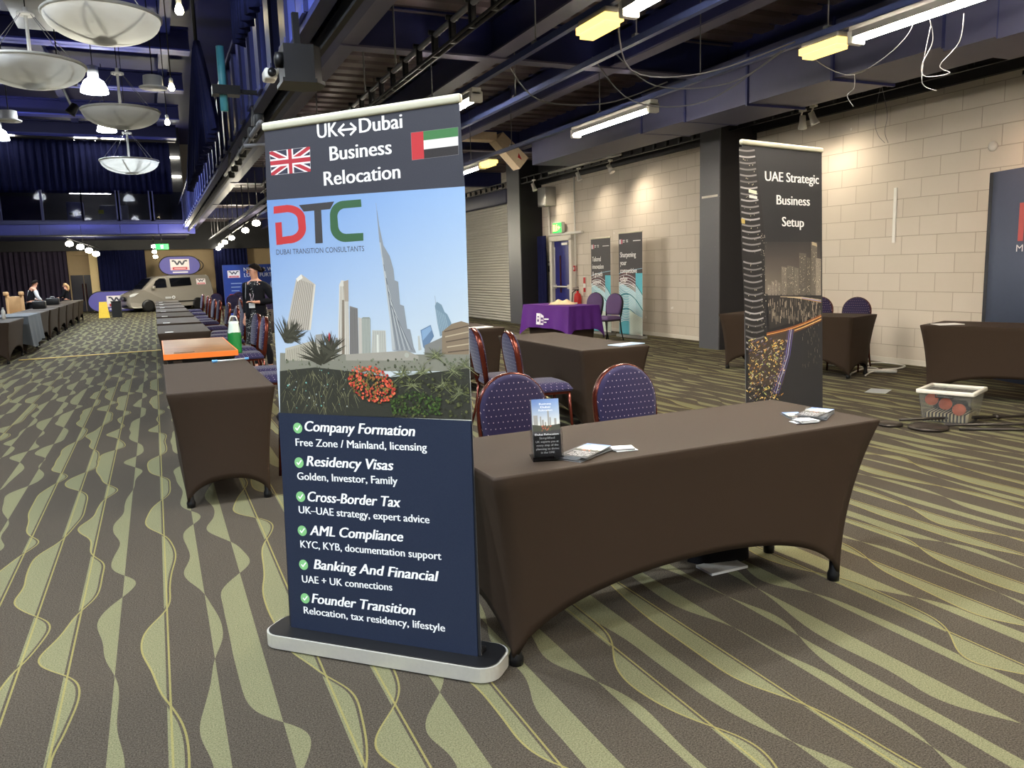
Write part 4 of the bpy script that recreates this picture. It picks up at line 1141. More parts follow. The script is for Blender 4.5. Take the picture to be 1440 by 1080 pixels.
for i, (x, y, dx, dy) in enumerate(((-3.62, 18.0, 1, 0), (-3.65, 19.0, 1, 0.1), (-3.6, 20.3, 1, -0.1), (-3.6, 22.2, 0.9, -0.3), (-3.55, 23.0, 1, 0), (-3.6, 24.6, 1, 0.2), (-3.6, 26.5, 1, 0))):
    dup(c0, (x, y, 0), face(dx, dy), 'dark purple chair, %s behind the left aisle tables from the picture edge' % ORD[i].replace('nearest', 'first'), 'chairs behind the left aisle tables')

# ================================================================== ROLL-UP BANNERS
def rollup(name, label, o, ud, W, H, base_w, paint, rail=CREAMRAIL, base_mat=ALU, basez=0.055, tilt=0.0, corners=None, depth=0.2):
    """sheet, rail and pole lean back by tilt on a flat tray; corners: the sheet's own outline bl, br, tr, tl"""
    rz = math.atan2(ud[1], ud[0])
    t = thing(name, label, 'banner', (o[0], o[1], 0), rz)
    ol = corners or [(0, basez), (W, basez), (W, H), (0, H)]
    art = Art(4e-6)
    paint(art, W, H)
    sh = art.build('banner_sheet', t, 0.002, ol); sh.rotation_euler = (-tilt, 0, 0)
    m = MB(); m.box((0, 0, 0), (math.hypot(ol[2][0]-ol[3][0], ol[2][1]-ol[3][1])+0.014, 0.026, 0.030), 0, 0.008, Matrix.Translation(((ol[2][0]+ol[3][0])/2, 0.004, (ol[2][1]+ol[3][1])/2+0.013)) @ Matrix.Rotation(-math.atan2(ol[2][1]-ol[3][1], ol[2][0]-ol[3][0]), 4, 'Y'))
    r_ = m.build('top_rail', rail, t); r_.rotation_euler = (-tilt, 0, 0)
    m = MB(); m.tube((W/2, 0.03, 0.03), (W/2, 0.022, H-0.02), 0.011, 8); p_ = m.build('support_pole', ALU, t); p_.rotation_euler = (-tilt, 0, 0)
    x0, x1 = (W-base_w)/2, (W+base_w)/2
    r = 0.07
    def rr(q):
        P = []
        for cxx, cyy, a0 in ((x0+r, -depth*0.42+r, PI), (x1-r, -depth*0.42+r, 1.5*PI), (x1-r, depth*0.58-r, 0), (x0+r, depth*0.58-r, 0.5*PI)):
            for k in range(7):
                an = a0+PI/2*k/6; P.append((cxx+(r-q)*math.cos(an), cyy+(r-q)*math.sin(an)))
        return P
    m = MB(); m.prism(rr(0), 0.006, 0.058, 0, None, False); m.build('base_tray', base_mat, t)
    m = MB(); m.prism(rr(0.008), 0.058, 0.062, 0); m.box((W/2, 0.03, 0.066), (W+0.02, 0.05, 0.02), 0, 0.004); m.build('base_top', BLACKPLAST, t)
    for xx in (x0+0.12, x1-0.12):
        m = MB(); m.lathe([(0.012, 0.0), (0.012, 0.008)], 10, 0, Matrix.Translation((xx, 0, 0))); m.build('foot', BLACKPLAST, t)
    return t
def lerp(a, b, t): return tuple(a[i]+(b[i]-a[i])*t for i in range(3))

# big banner: day skyline
BO = (0.3788, 3.0522); BU = (math.cos(-0.7817), math.sin(-0.7817)); BT = 0.0218
BW = 0.7993
def paint_day(A, W, H):
    rnd = random.Random(11)
    P = lambda x, y: pix_plane(x, y, BO, BU, BT)
    z1 = lambda X, Y: P(360+X*0.22222, 130+Y*0.22222)
    z2 = lambda X, Y: P(380+X*0.21290, 360+Y*0.21290)
    z3 = lambda X, Y: P(360+X*0.37037, 560+Y*0.37037)
    ysky = P(520, 271.5)[1]; ynavy = P(530, 586)[1]
    A.raw([(0.0, ysky), (W, ysky), P(646, 144.5), P(372, 185)], (52, 52, 62))
    A.raw([(0, 0.055), (W, 0.055), (W, ynavy), (0, ynavy)], (17, 30, 55))
    A.gradient([(0, ynavy), (W, ynavy), (W, ysky), (0, ysky)], [(202, 211, 218), (228, 225, 209), (150, 180, 220), (106, 141, 196)], 10, 10)
    A.px = z1
    wht = (244, 240, 236)
    A.text('UK', (390, 290), (518, 276), 0.048, wht, 0.04)
    A.text('Dubai', (656, 256), (925, 224), 0.048, wht, 0.04)
    A.text('Business', (470, 432), (857, 388), 0.048, wht, 0.04)
    A.text('Relocation', (433, 590), (912, 542), 0.048, wht, 0.04)
    A.line((525, 240), (628, 229), 0.0075, wht)
    for s, x, y in ((1, 520, 241), (-1, 634, 228)):
        A.line((x, y), (x+s*38, y-38-s*4), 0.0075, wht); A.line((x, y), (x+s*38, y+38-s*4), 0.0075, wht)
    # flags
    def quad(c, q):
        tl, tr, br, bl = c
        def f(u, v):
            a = (tl[0]+(tr[0]-tl[0])*u, tl[1]+(tr[1]-tl[1])*u); b = (bl[0]+(br[0]-bl[0])*u, bl[1]+(br[1]-bl[1])*u)
            return (a[0]+(b[0]-a[0])*v, a[1]+(b[1]-a[1])*v)
        return [f(*p) for p in q]
    u_ = ((85, 374), (341, 343), (346, 500), (97, 525))
    A.poly(quad(u_, [(0, 0), (1, 0), (1, 1), (0, 1)]), (225, 220, 220))
    A.poly(quad(u_, [(0.006, 0.01), (0.994, 0.01), (0.994, 0.99), (0.006, 0.99)]), (48, 48, 66))
    W1, R1 = (236, 230, 228), (178, 44, 56)
    for q in ([(0, 0), (0.14, 0), (1, 0.82), (1, 1), (0.86, 1), (0, 0.18)], [(1, 0), (1, 0.18), (0.14, 1), (0, 1), (0, 0.82), (0.86, 0)]): A.poly(quad(u_, q), W1)
    for q in ([(0.0, 0.02), (0.07, 0.0), (1, 0.90), (1, 1), (0.93, 1), (0, 0.12)], [(1, 0), (1, 0.10), (0.08, 1), (0, 1), (0, 0.90), (0.92, 0)]): A.poly(quad(u_, q), R1)
    A.poly(quad(u_, [(0.42, 0), (0.58, 0), (0.58, 1), (0.42, 1)]), W1); A.poly(quad(u_, [(0, 0.34), (1, 0.34), (1, 0.66), (0, 0.66)]), W1)
    A.poly(quad(u_, [(0.455, 0), (0.545, 0), (0.545, 1), (0.455, 1)]), R1); A.poly(quad(u_, [(0, 0.41), (1, 0.41), (1, 0.59), (0, 0.59)]), R1)
    e_ = ((981, 256), (1278, 220), (1281, 392), (988, 428))
    A.poly(quad(e_, [(-.006, -.01), (1.006, -.01), (1.006, 1.01), (-.006, 1.01)]), (130, 126, 126))
    A.poly(quad(e_, [(0.25, 0), (1, 0), (1, 0.333), (0.25, 0.333)]), (62, 120, 66))
    A.poly(quad(e_, [(0.25, 0.333), (1, 0.333), (1, 0.667), (0.25, 0.667)]), (236, 228, 222))
    A.poly(quad(e_, [(0.25, 0.667), (1, 0.667), (1, 1), (0.25, 1)]), (38, 32, 32))
    A.poly(quad(e_, [(0, 0), (0.26, 0), (0.26, 1), (0, 1)]), (192, 44, 50))
    # DTC letters
    red, dk, gr = (188, 48, 50), (58, 55, 56), (52, 92, 58)
    def arc(cx, cy, rx, ry, a0, a1, n=10): return [(cx+rx*math.cos(a0+(a1-a0)*i/n), cy+ry*math.sin(a0+(a1-a0)*i/n)) for i in range(n+1)]
    A.poly([(112, 722), (200, 711), (204, 757), (112, 768)], red)
    o_ = arc(200, 800, 112, 88, -PI/2, 0)+arc(205, 860, 112, 96, 0, PI/2); i_ = arc(200, 806, 64, 48, -PI/2, 0)+arc(205, 858, 64, 50, 0, PI/2)
    for i in range(len(o_)-1): A.poly([o_[i], o_[i+1], i_[i+1], i_[i]], red)
    A.poly([(128, 920), (206, 908), (206, 956), (130, 966)], red); A.poly([(122, 825), (162, 820), (170, 962), (130, 966)], red)
    A.poly([(272, 713), (495, 690), (470, 738), (302, 754)], dk); A.poly([(368, 735), (412, 732), (423, 953), (376, 956)], dk)
    o_ = arc(560, 775, 92, 90, -PI/2, -PI)+arc(565, 850, 95, 96, PI, PI/2); i_ = arc(565, 785, 50, 52, -PI/2, -PI)+arc(568, 840, 48, 54, PI, PI/2)
    for i in range(len(o_)-1): A.poly([o_[i], o_[i+1], i_[i+1], i_[i]], gr)
    A.poly([(560, 685), (664, 676), (668, 724), (562, 733)], gr); A.poly([(565, 946), (680, 938), (679, 889), (566, 895)], gr)
    A.text('DUBAI TRANSITION CONSULTANTS', (130, 1027), (685, 1004), 0.0185, (66, 70, 84), 0.0)
    # towers
    A.px = z2
    def tower(pts, col, bl, br, tl, tr, stripes=None, n=8):
        A.poly(pts, col)
        if stripes:
            for i in range(n):
                f = (i+0.5)/n
                A.line((bl[0]+(br[0]-bl[0])*f, bl[1]+(br[1]-bl[1])*f), (tl[0]+(tr[0]-tl[0])*f, tl[1]+(tr[1]-tl[1])*f), 0.0022, stripes)
    gy, gd, lt = (178, 172, 162), (112, 110, 104), (204, 198, 186)
    tower([(105, 490), (172, 150), (205, 120), (300, 190), (268, 490)], (182, 172, 158), (112, 490), (268, 490), (180, 150), (298, 192), (116, 108, 98), 11)
    A.poly([(172, 150), (205, 120), (215, 145), (180, 170)], (222, 216, 205))
    A.poly([(268, 490), (300, 190), (292, 186), (256, 490)], (210, 200, 184))
    tower([(448, 650), (456, 190), (470, 160), (500, 165), (515, 155), (524, 655)], lt, (450, 650), (522, 650), (460, 200), (516, 200), (140, 128, 112), 6)
    A.poly([(476, 290), (488, 290), (490, 650), (474, 650)], (120, 106, 90)); A.poly([(484, 168), (516, 158), (518, 300), (490, 300)], (160, 146, 130))
    tower([(525, 330), (578, 345), (586, 680), (525, 680)], (124, 120, 116), (528, 680), (584, 680), (528, 340), (576, 352), (92, 88, 86), 6)
    A.poly([(582, 405), (606, 412), (612, 670), (586, 670)], (186, 178, 168))
    tower([(605, 412), (612, 404), (655, 404), (662, 414), (666, 665), (608, 665)], (136, 142, 134), (608, 660), (666, 660), (606, 414), (660, 414), (176, 176, 166), 6)
    tower([(668, 650), (674, 490), (762, 492), (768, 650)], (184, 182, 172), (672, 650), (766, 650), (680, 496), (758, 496), (146, 146, 140), 7)
    A.poly([(706, 520), (716, 520), (718, 640), (706, 640)], (214, 214, 204))
    A.poly([(300, 520), (345, 515), (350, 660), (300, 660)], (150, 146, 138)); A.poly([(370, 640), (380, 540), (392, 505), (414, 560), (418, 640)], (96, 80, 82))
    A.poly([(384, 520), (390, 500), (398, 530), (398, 640), (388, 640)], (168, 50, 54)); A.poly([(430, 540), (446, 540), (446, 650), (430, 650)], (140, 136, 130))
    # the tall stepped spire
    A.poly([(703, -300), (706, -300), (720, -200), (748, -70), (790, 0), (815, 90), (822, 160), (846, 170), (858, 320), (884, 330), (905, 480), (925, 485), (948, 600), (965, 640), (806, 625), (790, 420), (768, 240), (740, 30), (722, -90)], (136, 140, 144))
    A.poly([(722, -90), (730, -90), (772, 240), (800, 420), (822, 620), (806, 625), (790, 420), (768, 240), (740, 30)], (176, 178, 178))
    for f in range(8):
        A.line((826+f*16, 622), (742+f*8, 10+f*45), 0.0022, (96, 100, 106) if f % 2 else (190, 190, 186))
    A.line((704, -300), (699, -350), 0.0012, (150, 156, 164))
    A.poly([(993, 490), (1060, 455), (1082, 530), (1025, 620), (1010, 600)], (98, 122, 150)); A.poly([(1000, 494), (1058, 462), (1066, 490), (1008, 560)], (132, 160, 190))
    A.poly([(1088, 330), (1100, 302), (1132, 322), (1152, 370), (1170, 385), (1196, 440), (1198, 500), (1122, 530), (1104, 440)], (116, 138, 152))
    for i in range(6): A.line((1094+i*12, 350+i*8), (1124+i*11, 520-i*4), 0.0015, (158, 176, 186))
    A.line((1094, 320), (1088, 262), 0.0012, (130, 140, 150))
    A.poly([(975, 530), (986, 525), (1000, 620), (980, 625)], (180, 180, 172))
    A.poly([(1020, 590), (1140, 535), (1140, 680), (1020, 680)], (126, 124, 118))
    A.poly([(1135, 500), (1200, 448), (1262, 430), (1311, 445), (1316, 690), (1135, 690)], (132, 114, 92))
    for i in range(5): A.line((1150+i*6, 500+i*34), (1314, 460+i*40), 0.004, (182, 164, 136) if i % 2 else (86, 70, 56))
    A.poly([(66, 640), (480, 650), (1316, 650), (1318, 760), (64, 760)], (128, 126, 112))
    A.poly([(500, 650), (900, 625), (980, 660), (980, 690), (500, 690)], (156, 150, 138)); A.disc((902, 655), 0.009, (170, 168, 156))
    A.poly([(100, 610), (280, 560), (420, 640), (420, 690), (100, 690)], (176, 168, 150))
    for i in range(26): A.line((110+i*12, 690), (116+i*12, 585+abs(i-12)*3), 0.0016, (108, 100, 88))
    for i in range(120):
        x = rnd.uniform(95, 1310); y = rnd.uniform(680, 770); g = rnd.randint(50, 130)
        A.disc((x, y), rnd.uniform(0.002, 0.006), (g, g+4, g-18), 5)
    # dark planting
    A.poly([(64, 760), (300, 735), (520, 760), (800, 800), (1318, 740), (1330, 1082), (66, 1040)], (44, 44, 34))
    def frond(c, ang, L, col, w=0.012, droop=0.0):
        c_ = A.px(*c)
        e = (c_[0]+L*math.cos(ang), c_[1]+L*math.sin(ang)-droop*L)
        A.rline(c_, e, w, col, 0.0008)
    for (x, y, n, L, a0, a1, w) in ((335, 700, 40, 0.10, 0.1, 3.0, 0.012), (120, 560, 34, 0.085, 0.2, 2.2, 0.010), (100, 520, 20, 0.07, -0.6, 0.9, 0.014), (390, 640, 26, 0.075, 0.2, 2.8, 0.012)):
        for i in range(n):
            g = rnd.randint(36, 70)
            frond((x+rnd.uniform(-22, 22), y+rnd.uniform(-16, 16)), a0+(a1-a0)*(i+rnd.random())/n, L*rnd.uniform(0.7, 1.12), (g+6, g+4, g-10), w)
    for i in range(260):
        x = rnd.uniform(100, 560); y = rnd.uniform(740, 1000); g = rnd.choice((40, 52, 64, 84, 112, 130))
        frond((x, y), -PI/2+rnd.uniform(-0.7, 0.7), rnd.uniform(0.015, 0.055), (g+4, g+2, int(g*0.75)), 0.0022)
    for i in range(30): A.disc((rnd.uniform(110, 520), rnd.uniform(740, 1010)), rnd.uniform(0.0012, 0.004), rnd.choice(((180, 186, 180), (140, 150, 146), (120, 190, 180))), 5)
    # palms on the right
    for (x, y) in ((880, 780), (1010, 770), (1100, 660), (1210, 760), (1290, 720), (940, 850), (1150, 850), (1260, 900)):
        for i in range(34):
            g = rnd.randint(56, 140); a = rnd.uniform(-0.5, PI+0.5)
            frond((x+rnd.uniform(-16, 16), y+rnd.uniform(-12, 12)), a, rnd.uniform(0.02, 0.055), (g, g+4, int(g*0.72)), 0.0028, 0.35)
    for i in range(220):
        x = rnd.uniform(800, 1312); y = rnd.uniform(800, 1060); g = rnd.randint(30, 96)
        A.disc((x, y), rnd.uniform(0.002, 0.0065), (g, int(g*1.05), int(g*0.55)), 5)
    for i in range(230):                                        # green mound low right
        t = rnd.random(); x = 800+t*330; y = rnd.uniform(890+abs(t-0.45)*90, 1045); g = rnd.randint(40, 100)
        A.disc((x, y), rnd.uniform(0.002, 0.006), (int(g*0.72), g, int(g*0.35)), 5)
    for i in range(430):                                        # red flowering bush
        a = rnd.uniform(0, 2*PI); r = math.sqrt(rnd.random())
        x = 675+155*r*math.cos(a); y = 845+118*r*math.sin(a)+0.25*(x-675)
        c = rnd.choice(((196, 62, 44), (214, 84, 56), (168, 44, 40), (228, 108, 74), (96, 90, 40), (124, 104, 48))) if r > 0.45 else rnd.choice(((130, 112, 52), (96, 88, 44), (190, 70, 50), (150, 96, 52)))
        A.disc((x, y), rnd.uniform(0.0022, 0.0055), c, 6)
    A.raw([(0, 0.055), (W, 0.055), (W, ynavy), (0, ynavy)], (17, 30, 55))
    # list of services
    A.px = z3
    rows = (((163, 112), 'Company Formation', (191, 123), (607, 143), 'Free Zone / Mainland, licensing', (156, 179), (652, 199)),
            ((168, 243), 'Residency Visas', (197, 255), (525, 272), 'Golden, Investor, Family', (162, 307), (541, 326)),
            ((174, 372), 'Cross-Border Tax', (202, 389), (553, 412), 'UK\u2013UAE strategy, expert advice', (168, 434), (662, 473)),
            ((180, 501), 'AML Compliance', (210, 517), (562, 542), 'KYC, KYB, documentation support', (174, 564), (707, 611)),
            ((185, 630), 'Banking And Financial', (225, 645), (697, 693), 'UAE + UK connections', (180, 696), (521, 728)),
            ((191, 757), 'Founder Transition', (217, 774), (608, 821), 'Relocation, tax residency, lifestyle', (187, 814), (721, 883)))
    for ck, h1, a1, b1, h2, a2, b2 in rows:
        c = z3(*ck)
        p = A.px; A.px = None
        A.disc(c, 0.0205, (132, 196, 128), 28)
        A.rline((c[0]-0.010, c[1]+0.001), (c[0]-0.003, c[1]-0.008), 0.005, (250, 250, 245)); A.rline((c[0]-0.0045, c[1]-0.0085), (c[0]+0.011, c[1]+0.010), 0.005, (250, 250, 245))
        A.px = p
        A.text(h1, a1, b1, 0.0385, (248, 248, 248), 0.05, 0.22)
        A.text(h2, a2, b2, 0.0285, (242, 242, 242), 0.035)
rollup('rollup_banner', 'tall day skyline roll-up banner with service list beside the main table', BO, BU, BW, 1.967, 0.985, paint_day, tilt=BT, corners=[pix_plane(*q, BO, BU, BT) for q in ((408, 887), (677, 924), (646, 143.5), (372, 184))])

# night banner behind the main table
NO = (3.1432, 3.6116); NU = (math.cos(0.2085), math.sin(0.2085)); NTL = 0.0343; _l = 0.7891
def paint_night(A, W, H):
    rnd = random.Random(5)
    A.px = lambda X, Y: pix_plane(960+X/3, 180+Y/3, NO, NU, NTL)
    A.gradient([(0, 0.055), (W, 0.055), (W, H), (0, H)], None or [(24, 22, 24), (24, 22, 24), (36, 32, 34), (38, 34, 36)], 2, 2)
    A.gradient([(345, 700), (582, 700), (582, 480), (345, 480)], [(128, 116, 102), (104, 94, 84), (48, 44, 44), (44, 40, 41)], 4, 4)
    w = (240, 238, 236)
    cap = A.px(460, 193)[1]-A.px(460, 232)[1]
    A.text('UAE Strategic', (348, 222), (574, 236), cap, w, 0.04)
    A.text('Business', (397, 322), (536, 328), cap, w, 0.04)
    A.text('Setup', (420, 414), (511, 418), cap, w, 0.04)
    # curved tower with lit floor edges
    A.poly([(238, 80), (306, 80), (345, 440), (350, 900), (268, 960), (240, 300)], (22, 20, 22))
    for i in range(33):
        y = 92+i*26.2
        if 515 < y < 540: continue
        x0 = 238+i*0.95; x1 = 304+min(i, 12)*1.9+max(0, i-12)*0.9; g = rnd.randint(96, 168)
        n = 6
        for k in range(n):
            xa = x0+(x1-x0)*k/n; xb = x0+(x1-x0)*(k+1)/n
            s = lambda x: y+7*math.sin(PI*(x-x0)/(x1-x0))*(0.6+i*0.03)+(x-x0)*0.02
            A.line((xa, s(xa)), (xb, s(xb)), 0.0095, (g, g-4, g-4))
        for q in range(4):
            if rnd.random() < 0.5: A.disc((rnd.uniform(x0+10, x1-6), y+rnd.uniform(10, 18)), 0.003, rnd.choice(((230, 220, 190), (200, 190, 170), (140, 130, 120))), 5)
    A.poly([(278, 258), (312, 266), (312, 280), (278, 272)], (240, 236, 205)); A.poly([(280, 282), (314, 288), (314, 300), (280, 294)], (228, 226, 220)); A.poly([(246, 382), (262, 384), (262, 404), (248, 402)], (196, 170, 90))
    for i in range(60): A.disc((rnd.uniform(330, 352), rnd.uniform(440, 850)), rnd.uniform(0.002, 0.004), rnd.choice(((200, 190, 170), (150, 140, 128), (110, 104, 100))), 5)
    # skyline
    for x0, x1, y in ((358, 372, 660), (374, 386, 645), (388, 398, 640), (400, 412, 650), (416, 438, 584), (440, 468, 580), (470, 488, 588), (490, 520, 526), (522, 538, 545), (540, 566, 480), (560, 582, 548)):
        g = rnd.randint(84, 140)
        A.poly([(x0, 706), (x1, 706), (x1, y+4), (x0, y)], (g, int(g*0.93), int(g*0.84)))
        for i in range(int((x1-x0)*(706-y)/70)): A.disc((rnd.uniform(x0+2, x1-2), rnd.uniform(y+8, 700)), rnd.uniform(0.0015, 0.003), rnd.choice(((236, 226, 190), (190, 180, 160), (30, 28, 28))), 4)
    A.poly([(544, 480), (562, 486), (566, 500), (544, 494)], (176, 160, 130))
    # water, bridges, road lights
    A.poly([(356, 706), (582, 712), (582, 790), (360, 850)], (38, 34, 34))
    for i in range(150):
        x = rnd.uniform(360, 580); y = rnd.uniform(715, 800); g = rnd.randint(70, 190)
        A.line((x, y), (x, y+rnd.uniform(8, 34)), 0.005, (g, int(g*0.92), int(g*0.8)))
    for k in range(3): A.line((410+k*30, 712+k*2), (500, 714+k*3), 0.004, (206, 186, 150)); A.line((500, 714+k*3), (582, 726+k*5), 0.005, ((206, 186, 150), (150, 150, 190), (170, 130, 80))[k])
    for k in range(5):
        for j in range(6):
            xa = 352+j*38.5; xb = xa+38.5; f = lambda x: 866+k*6-(x-352)*0.34+10*math.sin((x-352)/75)
            A.line((xa, f(xa)), (xb, f(xb)), 0.006, ((150, 84, 40), (228, 160, 90), (96, 62, 40), (236, 190, 120), (120, 70, 40))[k])
    A.poly([(274, 905), (360, 880), (470, 850), (450, 960), (420, 1085), (280, 1085)], (64, 52, 44))
    for i in range(640):
        x = rnd.uniform(272, 440); y = rnd.uniform(890, 1160)
        if x > 440-(y-890)*0.12: continue
        A.line((x, y), (x+rnd.uniform(-9, 12), y-rnd.uniform(2, 9)), rnd.uniform(0.003, 0.009), rnd.choice(((240, 206, 120), (206, 150, 70), (200, 190, 170), (110, 82, 54), (60, 50, 50), (46, 40, 42), (84, 70, 54), (190, 196, 120), (90, 80, 110))))
    for k in range(4): A.line((462-k*7, 850), (448-k*8, 960), 0.007, ((90, 80, 150), (196, 196, 230), (126, 116, 190), (70, 60, 96))[k]); A.line((448-k*8, 960), (400-k*10, 1120), 0.007, ((80, 74, 130), (176, 176, 220), (116, 106, 170), (70, 60, 96))[k])
    for i in range(50):
        x = rnd.uniform(500, 575); y = rnd.uniform(820, 1000); g = rnd.randint(60, 150)
        A.line((x, y), (x+1, y+rnd.uniform(4, 16)), 0.0025, (g, g-6, g-24))
rollup('rollup_banner', 'night skyline roll-up banner standing behind the right end of the main table', NO, NU, _l, 2.10, 0.86, paint_night, CREAMRAIL, tilt=NTL)

# two narrow banners on the wall
def paint_wave(lines):
    def f(A, W, H):
        k = W/0.8
        A.raw([(0, 0.05), (W, 0.05), (W, H), (0, H)], (62, 60, 64))
        A.raw([(W*0.72, 0.05), (W, 0.05), (W, H*0.62), (W*0.72, H*0.62)], (90, 186, 206))
        A.raw([(0, 0.05), (W*0.42, 0.05), (W*0.42, H*0.42), (0, H*0.5)], (84, 172, 192))
        A.raw([(0, H*0.5), (0, H*0.54), (W*0.72, H*0.44), (W*0.72, 0.05), (W*0.42, 0.05), (W*0.42, H*0.42)], (150, 208, 222))
        for i in range(26):                                     # swept white contour lines
            pts = [(W*(j/14), H*(0.52-0.016*i)+0.13*k*math.sin(PI*(j/14)*0.9+0.25)-0.22*(j/14)**2*k) for j in range(15)]
            for a, b in zip(pts, pts[1:]):
                if b[1] > 0.09 and a[1] > 0.09: A.rline(a, b, 0.011, (238, 244, 246) if i % 9 else (60, 40, 60))
        for i in range(8):
            pts = [(W*(0.02+0.7*j/10), H*0.60+0.05*math.sin(PI*j/10)-0.028*i-0.05*(j/10)**2) for j in range(11)]
            for a, b in zip(pts, pts[1:]): A.rline(a, b, 0.010, (226, 220, 226) if i % 2 else (118, 60, 70))
        pts = [(W*j/10, H*0.615+0.10*k*(j/10)**0.6) for j in range(11)]
        for a, b in zip(pts, pts[1:]): A.rline(a, b, 0.012, (150, 190, 214))
        A.raw([(W*0.46, 0.05), (W, 0.05), (W, 0.38), (W*0.46, 0.55)], (206, 226, 216))
        for i in range(16): A.rline((W*0.46, 0.5-0.03*i), (W, 0.40-0.03*i) if 0.40-0.03*i > 0.06 else (W, 0.06), 0.008, (246, 246, 236))
        A.raw([(0.03, H-0.20), (0.075, H-0.20), (0.075, H-0.11), (0.03, H-0.11)], (236, 234, 238)); A.raw([(0.09, H-0.20), (0.135, H-0.20), (0.135, H-0.12), (0.09, H-0.10)], (200, 110, 130))
        for x0, x1, z in ((0.15, 0.22, 0.14), (0.15, 0.21, 0.17), (0.26, 0.33, 0.14), (0.27, 0.33, 0.17), (W-0.30, W-0.05, 0.16)): A.raw([(x0, H-z), (x1, H-z), (x1, H-z+0.014), (x0, H-z+0.014)], (230, 228, 230))
        for i, (s, wd) in enumerate(lines): A.text(s, (0.05, H-0.46-0.155*i), (0.05+wd*k, H-0.46-0.155*i), 0.098, (244, 244, 244), 0.03)
    return f
rollup('rollup_banner', 'narrow teal wave banner on the right wall, left one of two', (8.50, 14.72), (0, -1), 0.78, 1.98, 0.86, paint_wave((('Tailored', 0.36), ('innovation', 0.47), ('& growth', 0.42), ('support', 0.36))), CREAMRAIL, SILVER)
rollup('rollup_banner', 'narrow teal wave banner on the right wall, right one of two', (8.50, 13.62), (0.03, -1), 0.80, 2.04, 0.88, paint_wave((('Sharpening', 0.54), ('your', 0.22), ('competitive', 0.57), ('edge', 0.25))), CREAMRAIL, SILVER)

# ================================================================== THINGS ON THE MAIN TABLE
TZ = 0.7465
def on_main(px_u, px_v, dz=0.0):
    p = main_pt(px_u, px_v); return (p[0], p[1], TZ+dz)
def leaflet_art(A, W, H, seed=1):
    rnd = random.Random(seed)
    A.raw([(0, 0), (W, 0), (W, H), (0, H)], (40, 38, 40))
    A.gradient([(0, H*0.52), (W, H*0.52), (W, H), (0, H)], [(224, 222, 210), (226, 226, 214), (120, 150, 200), (84, 116, 176)], 3, 4)
    for x0, x1, y in ((0.04, 0.2, 0.72), (0.28, 0.33, 0.70), (0.35, 0.42, 0.64), (0.45, 0.5, 0.6), (0.56, 0.62, 0.80), (0.63, 0.68, 0.68), (0.8, 0.88, 0.66)):
        A.raw([(x0*W, H*0.52), (x1*W, H*0.52), (x1*W, y*H), (x0*W, y*H)], (150, 148, 142))
    A.raw([(0, H*0.44), (W, H*0.46), (W, H*0.56), (W*0.5, H*0.53), (0, H*0.56)], (52, 54, 36))
    for i in range(30): A.disc((rnd.uniform(0.3, 0.66)*W, rnd.uniform(0.45, 0.54)*H), W*0.03, rnd.choice(((186, 96, 60), (150, 70, 44), (70, 74, 40))), 5)
    for i, (w_, s) in enumerate(((0.44, 'Business'), (0.36, 'Dubai'), (0.5, 'Relocation'))): A.text(s, ((0.5-w_/2)*W, H*(0.90-0.055*i)), ((0.5+w_/2)*W, H*(0.90-0.055*i)), H*0.032, (245, 245, 245), 0.02)
    for i, s in enumerate(('Dubai Relocation', 'Simplified', 'UK experts you at', 'every step of the', 'planning to thrive', 'in the UAE')):
        w_ = (0.86, 0.56, 0.84, 0.8, 0.84, 0.5)[i]; A.text(s, ((0.5-w_/2)*W, H*(0.37-0.062*i)), ((0.5+w_/2)*W, H*(0.37-0.062*i)), H*0.034, (240, 240, 240), 0.03)
# stand with leaflets
sp = (1.25, 2.505, TZ)
rz = math.radians(-18)
t = thing('leaflet_stand', 'clear plastic leaflet stand on the left of the main table', 'leaflet holder', sp, rz)
lean = Matrix.Rotation(math.radians(-14), 4, 'X')
m = MB()
m.box((0, 0.012, 0.115), (0.108, 0.003, 0.22), 0, 0, lean)
m.box((0, -0.030, 0.045), (0.108, 0.003, 0.085), 0, 0, lean)
for s in (-1, 1): m.box((s*0.0545, -0.009, 0.055), (0.003, 0.045, 0.105), 0, 0, lean)
m.box((0, 0.02, 0.0015), (0.112, 0.11, 0.003))
m.box((0, 0.068, 0.05), (0.09, 0.003, 0.10), 0, 0, Matrix.Translation((0, 0.02, 0)) @ Matrix.Rotation(math.radians(16), 4, 'X') @ Matrix.Translation((0, -0.02, 0)))
m.build('clear_holder', GLASSM, t)
t2 = thing('leaflet_stack', 'stack of skyline leaflets filling the clear plastic stand', 'leaflets', sp, rz)
A = Art(4e-6); leaflet_art(A, 0.1, 0.21)
o = A.build('front_leaflet', t2, 0.024, [(0, 0), (0.1, 0), (0.1, 0.21), (0, 0.21)])
o.matrix_local = lean @ Matrix.Translation((-0.05, -0.0265, 0.007))
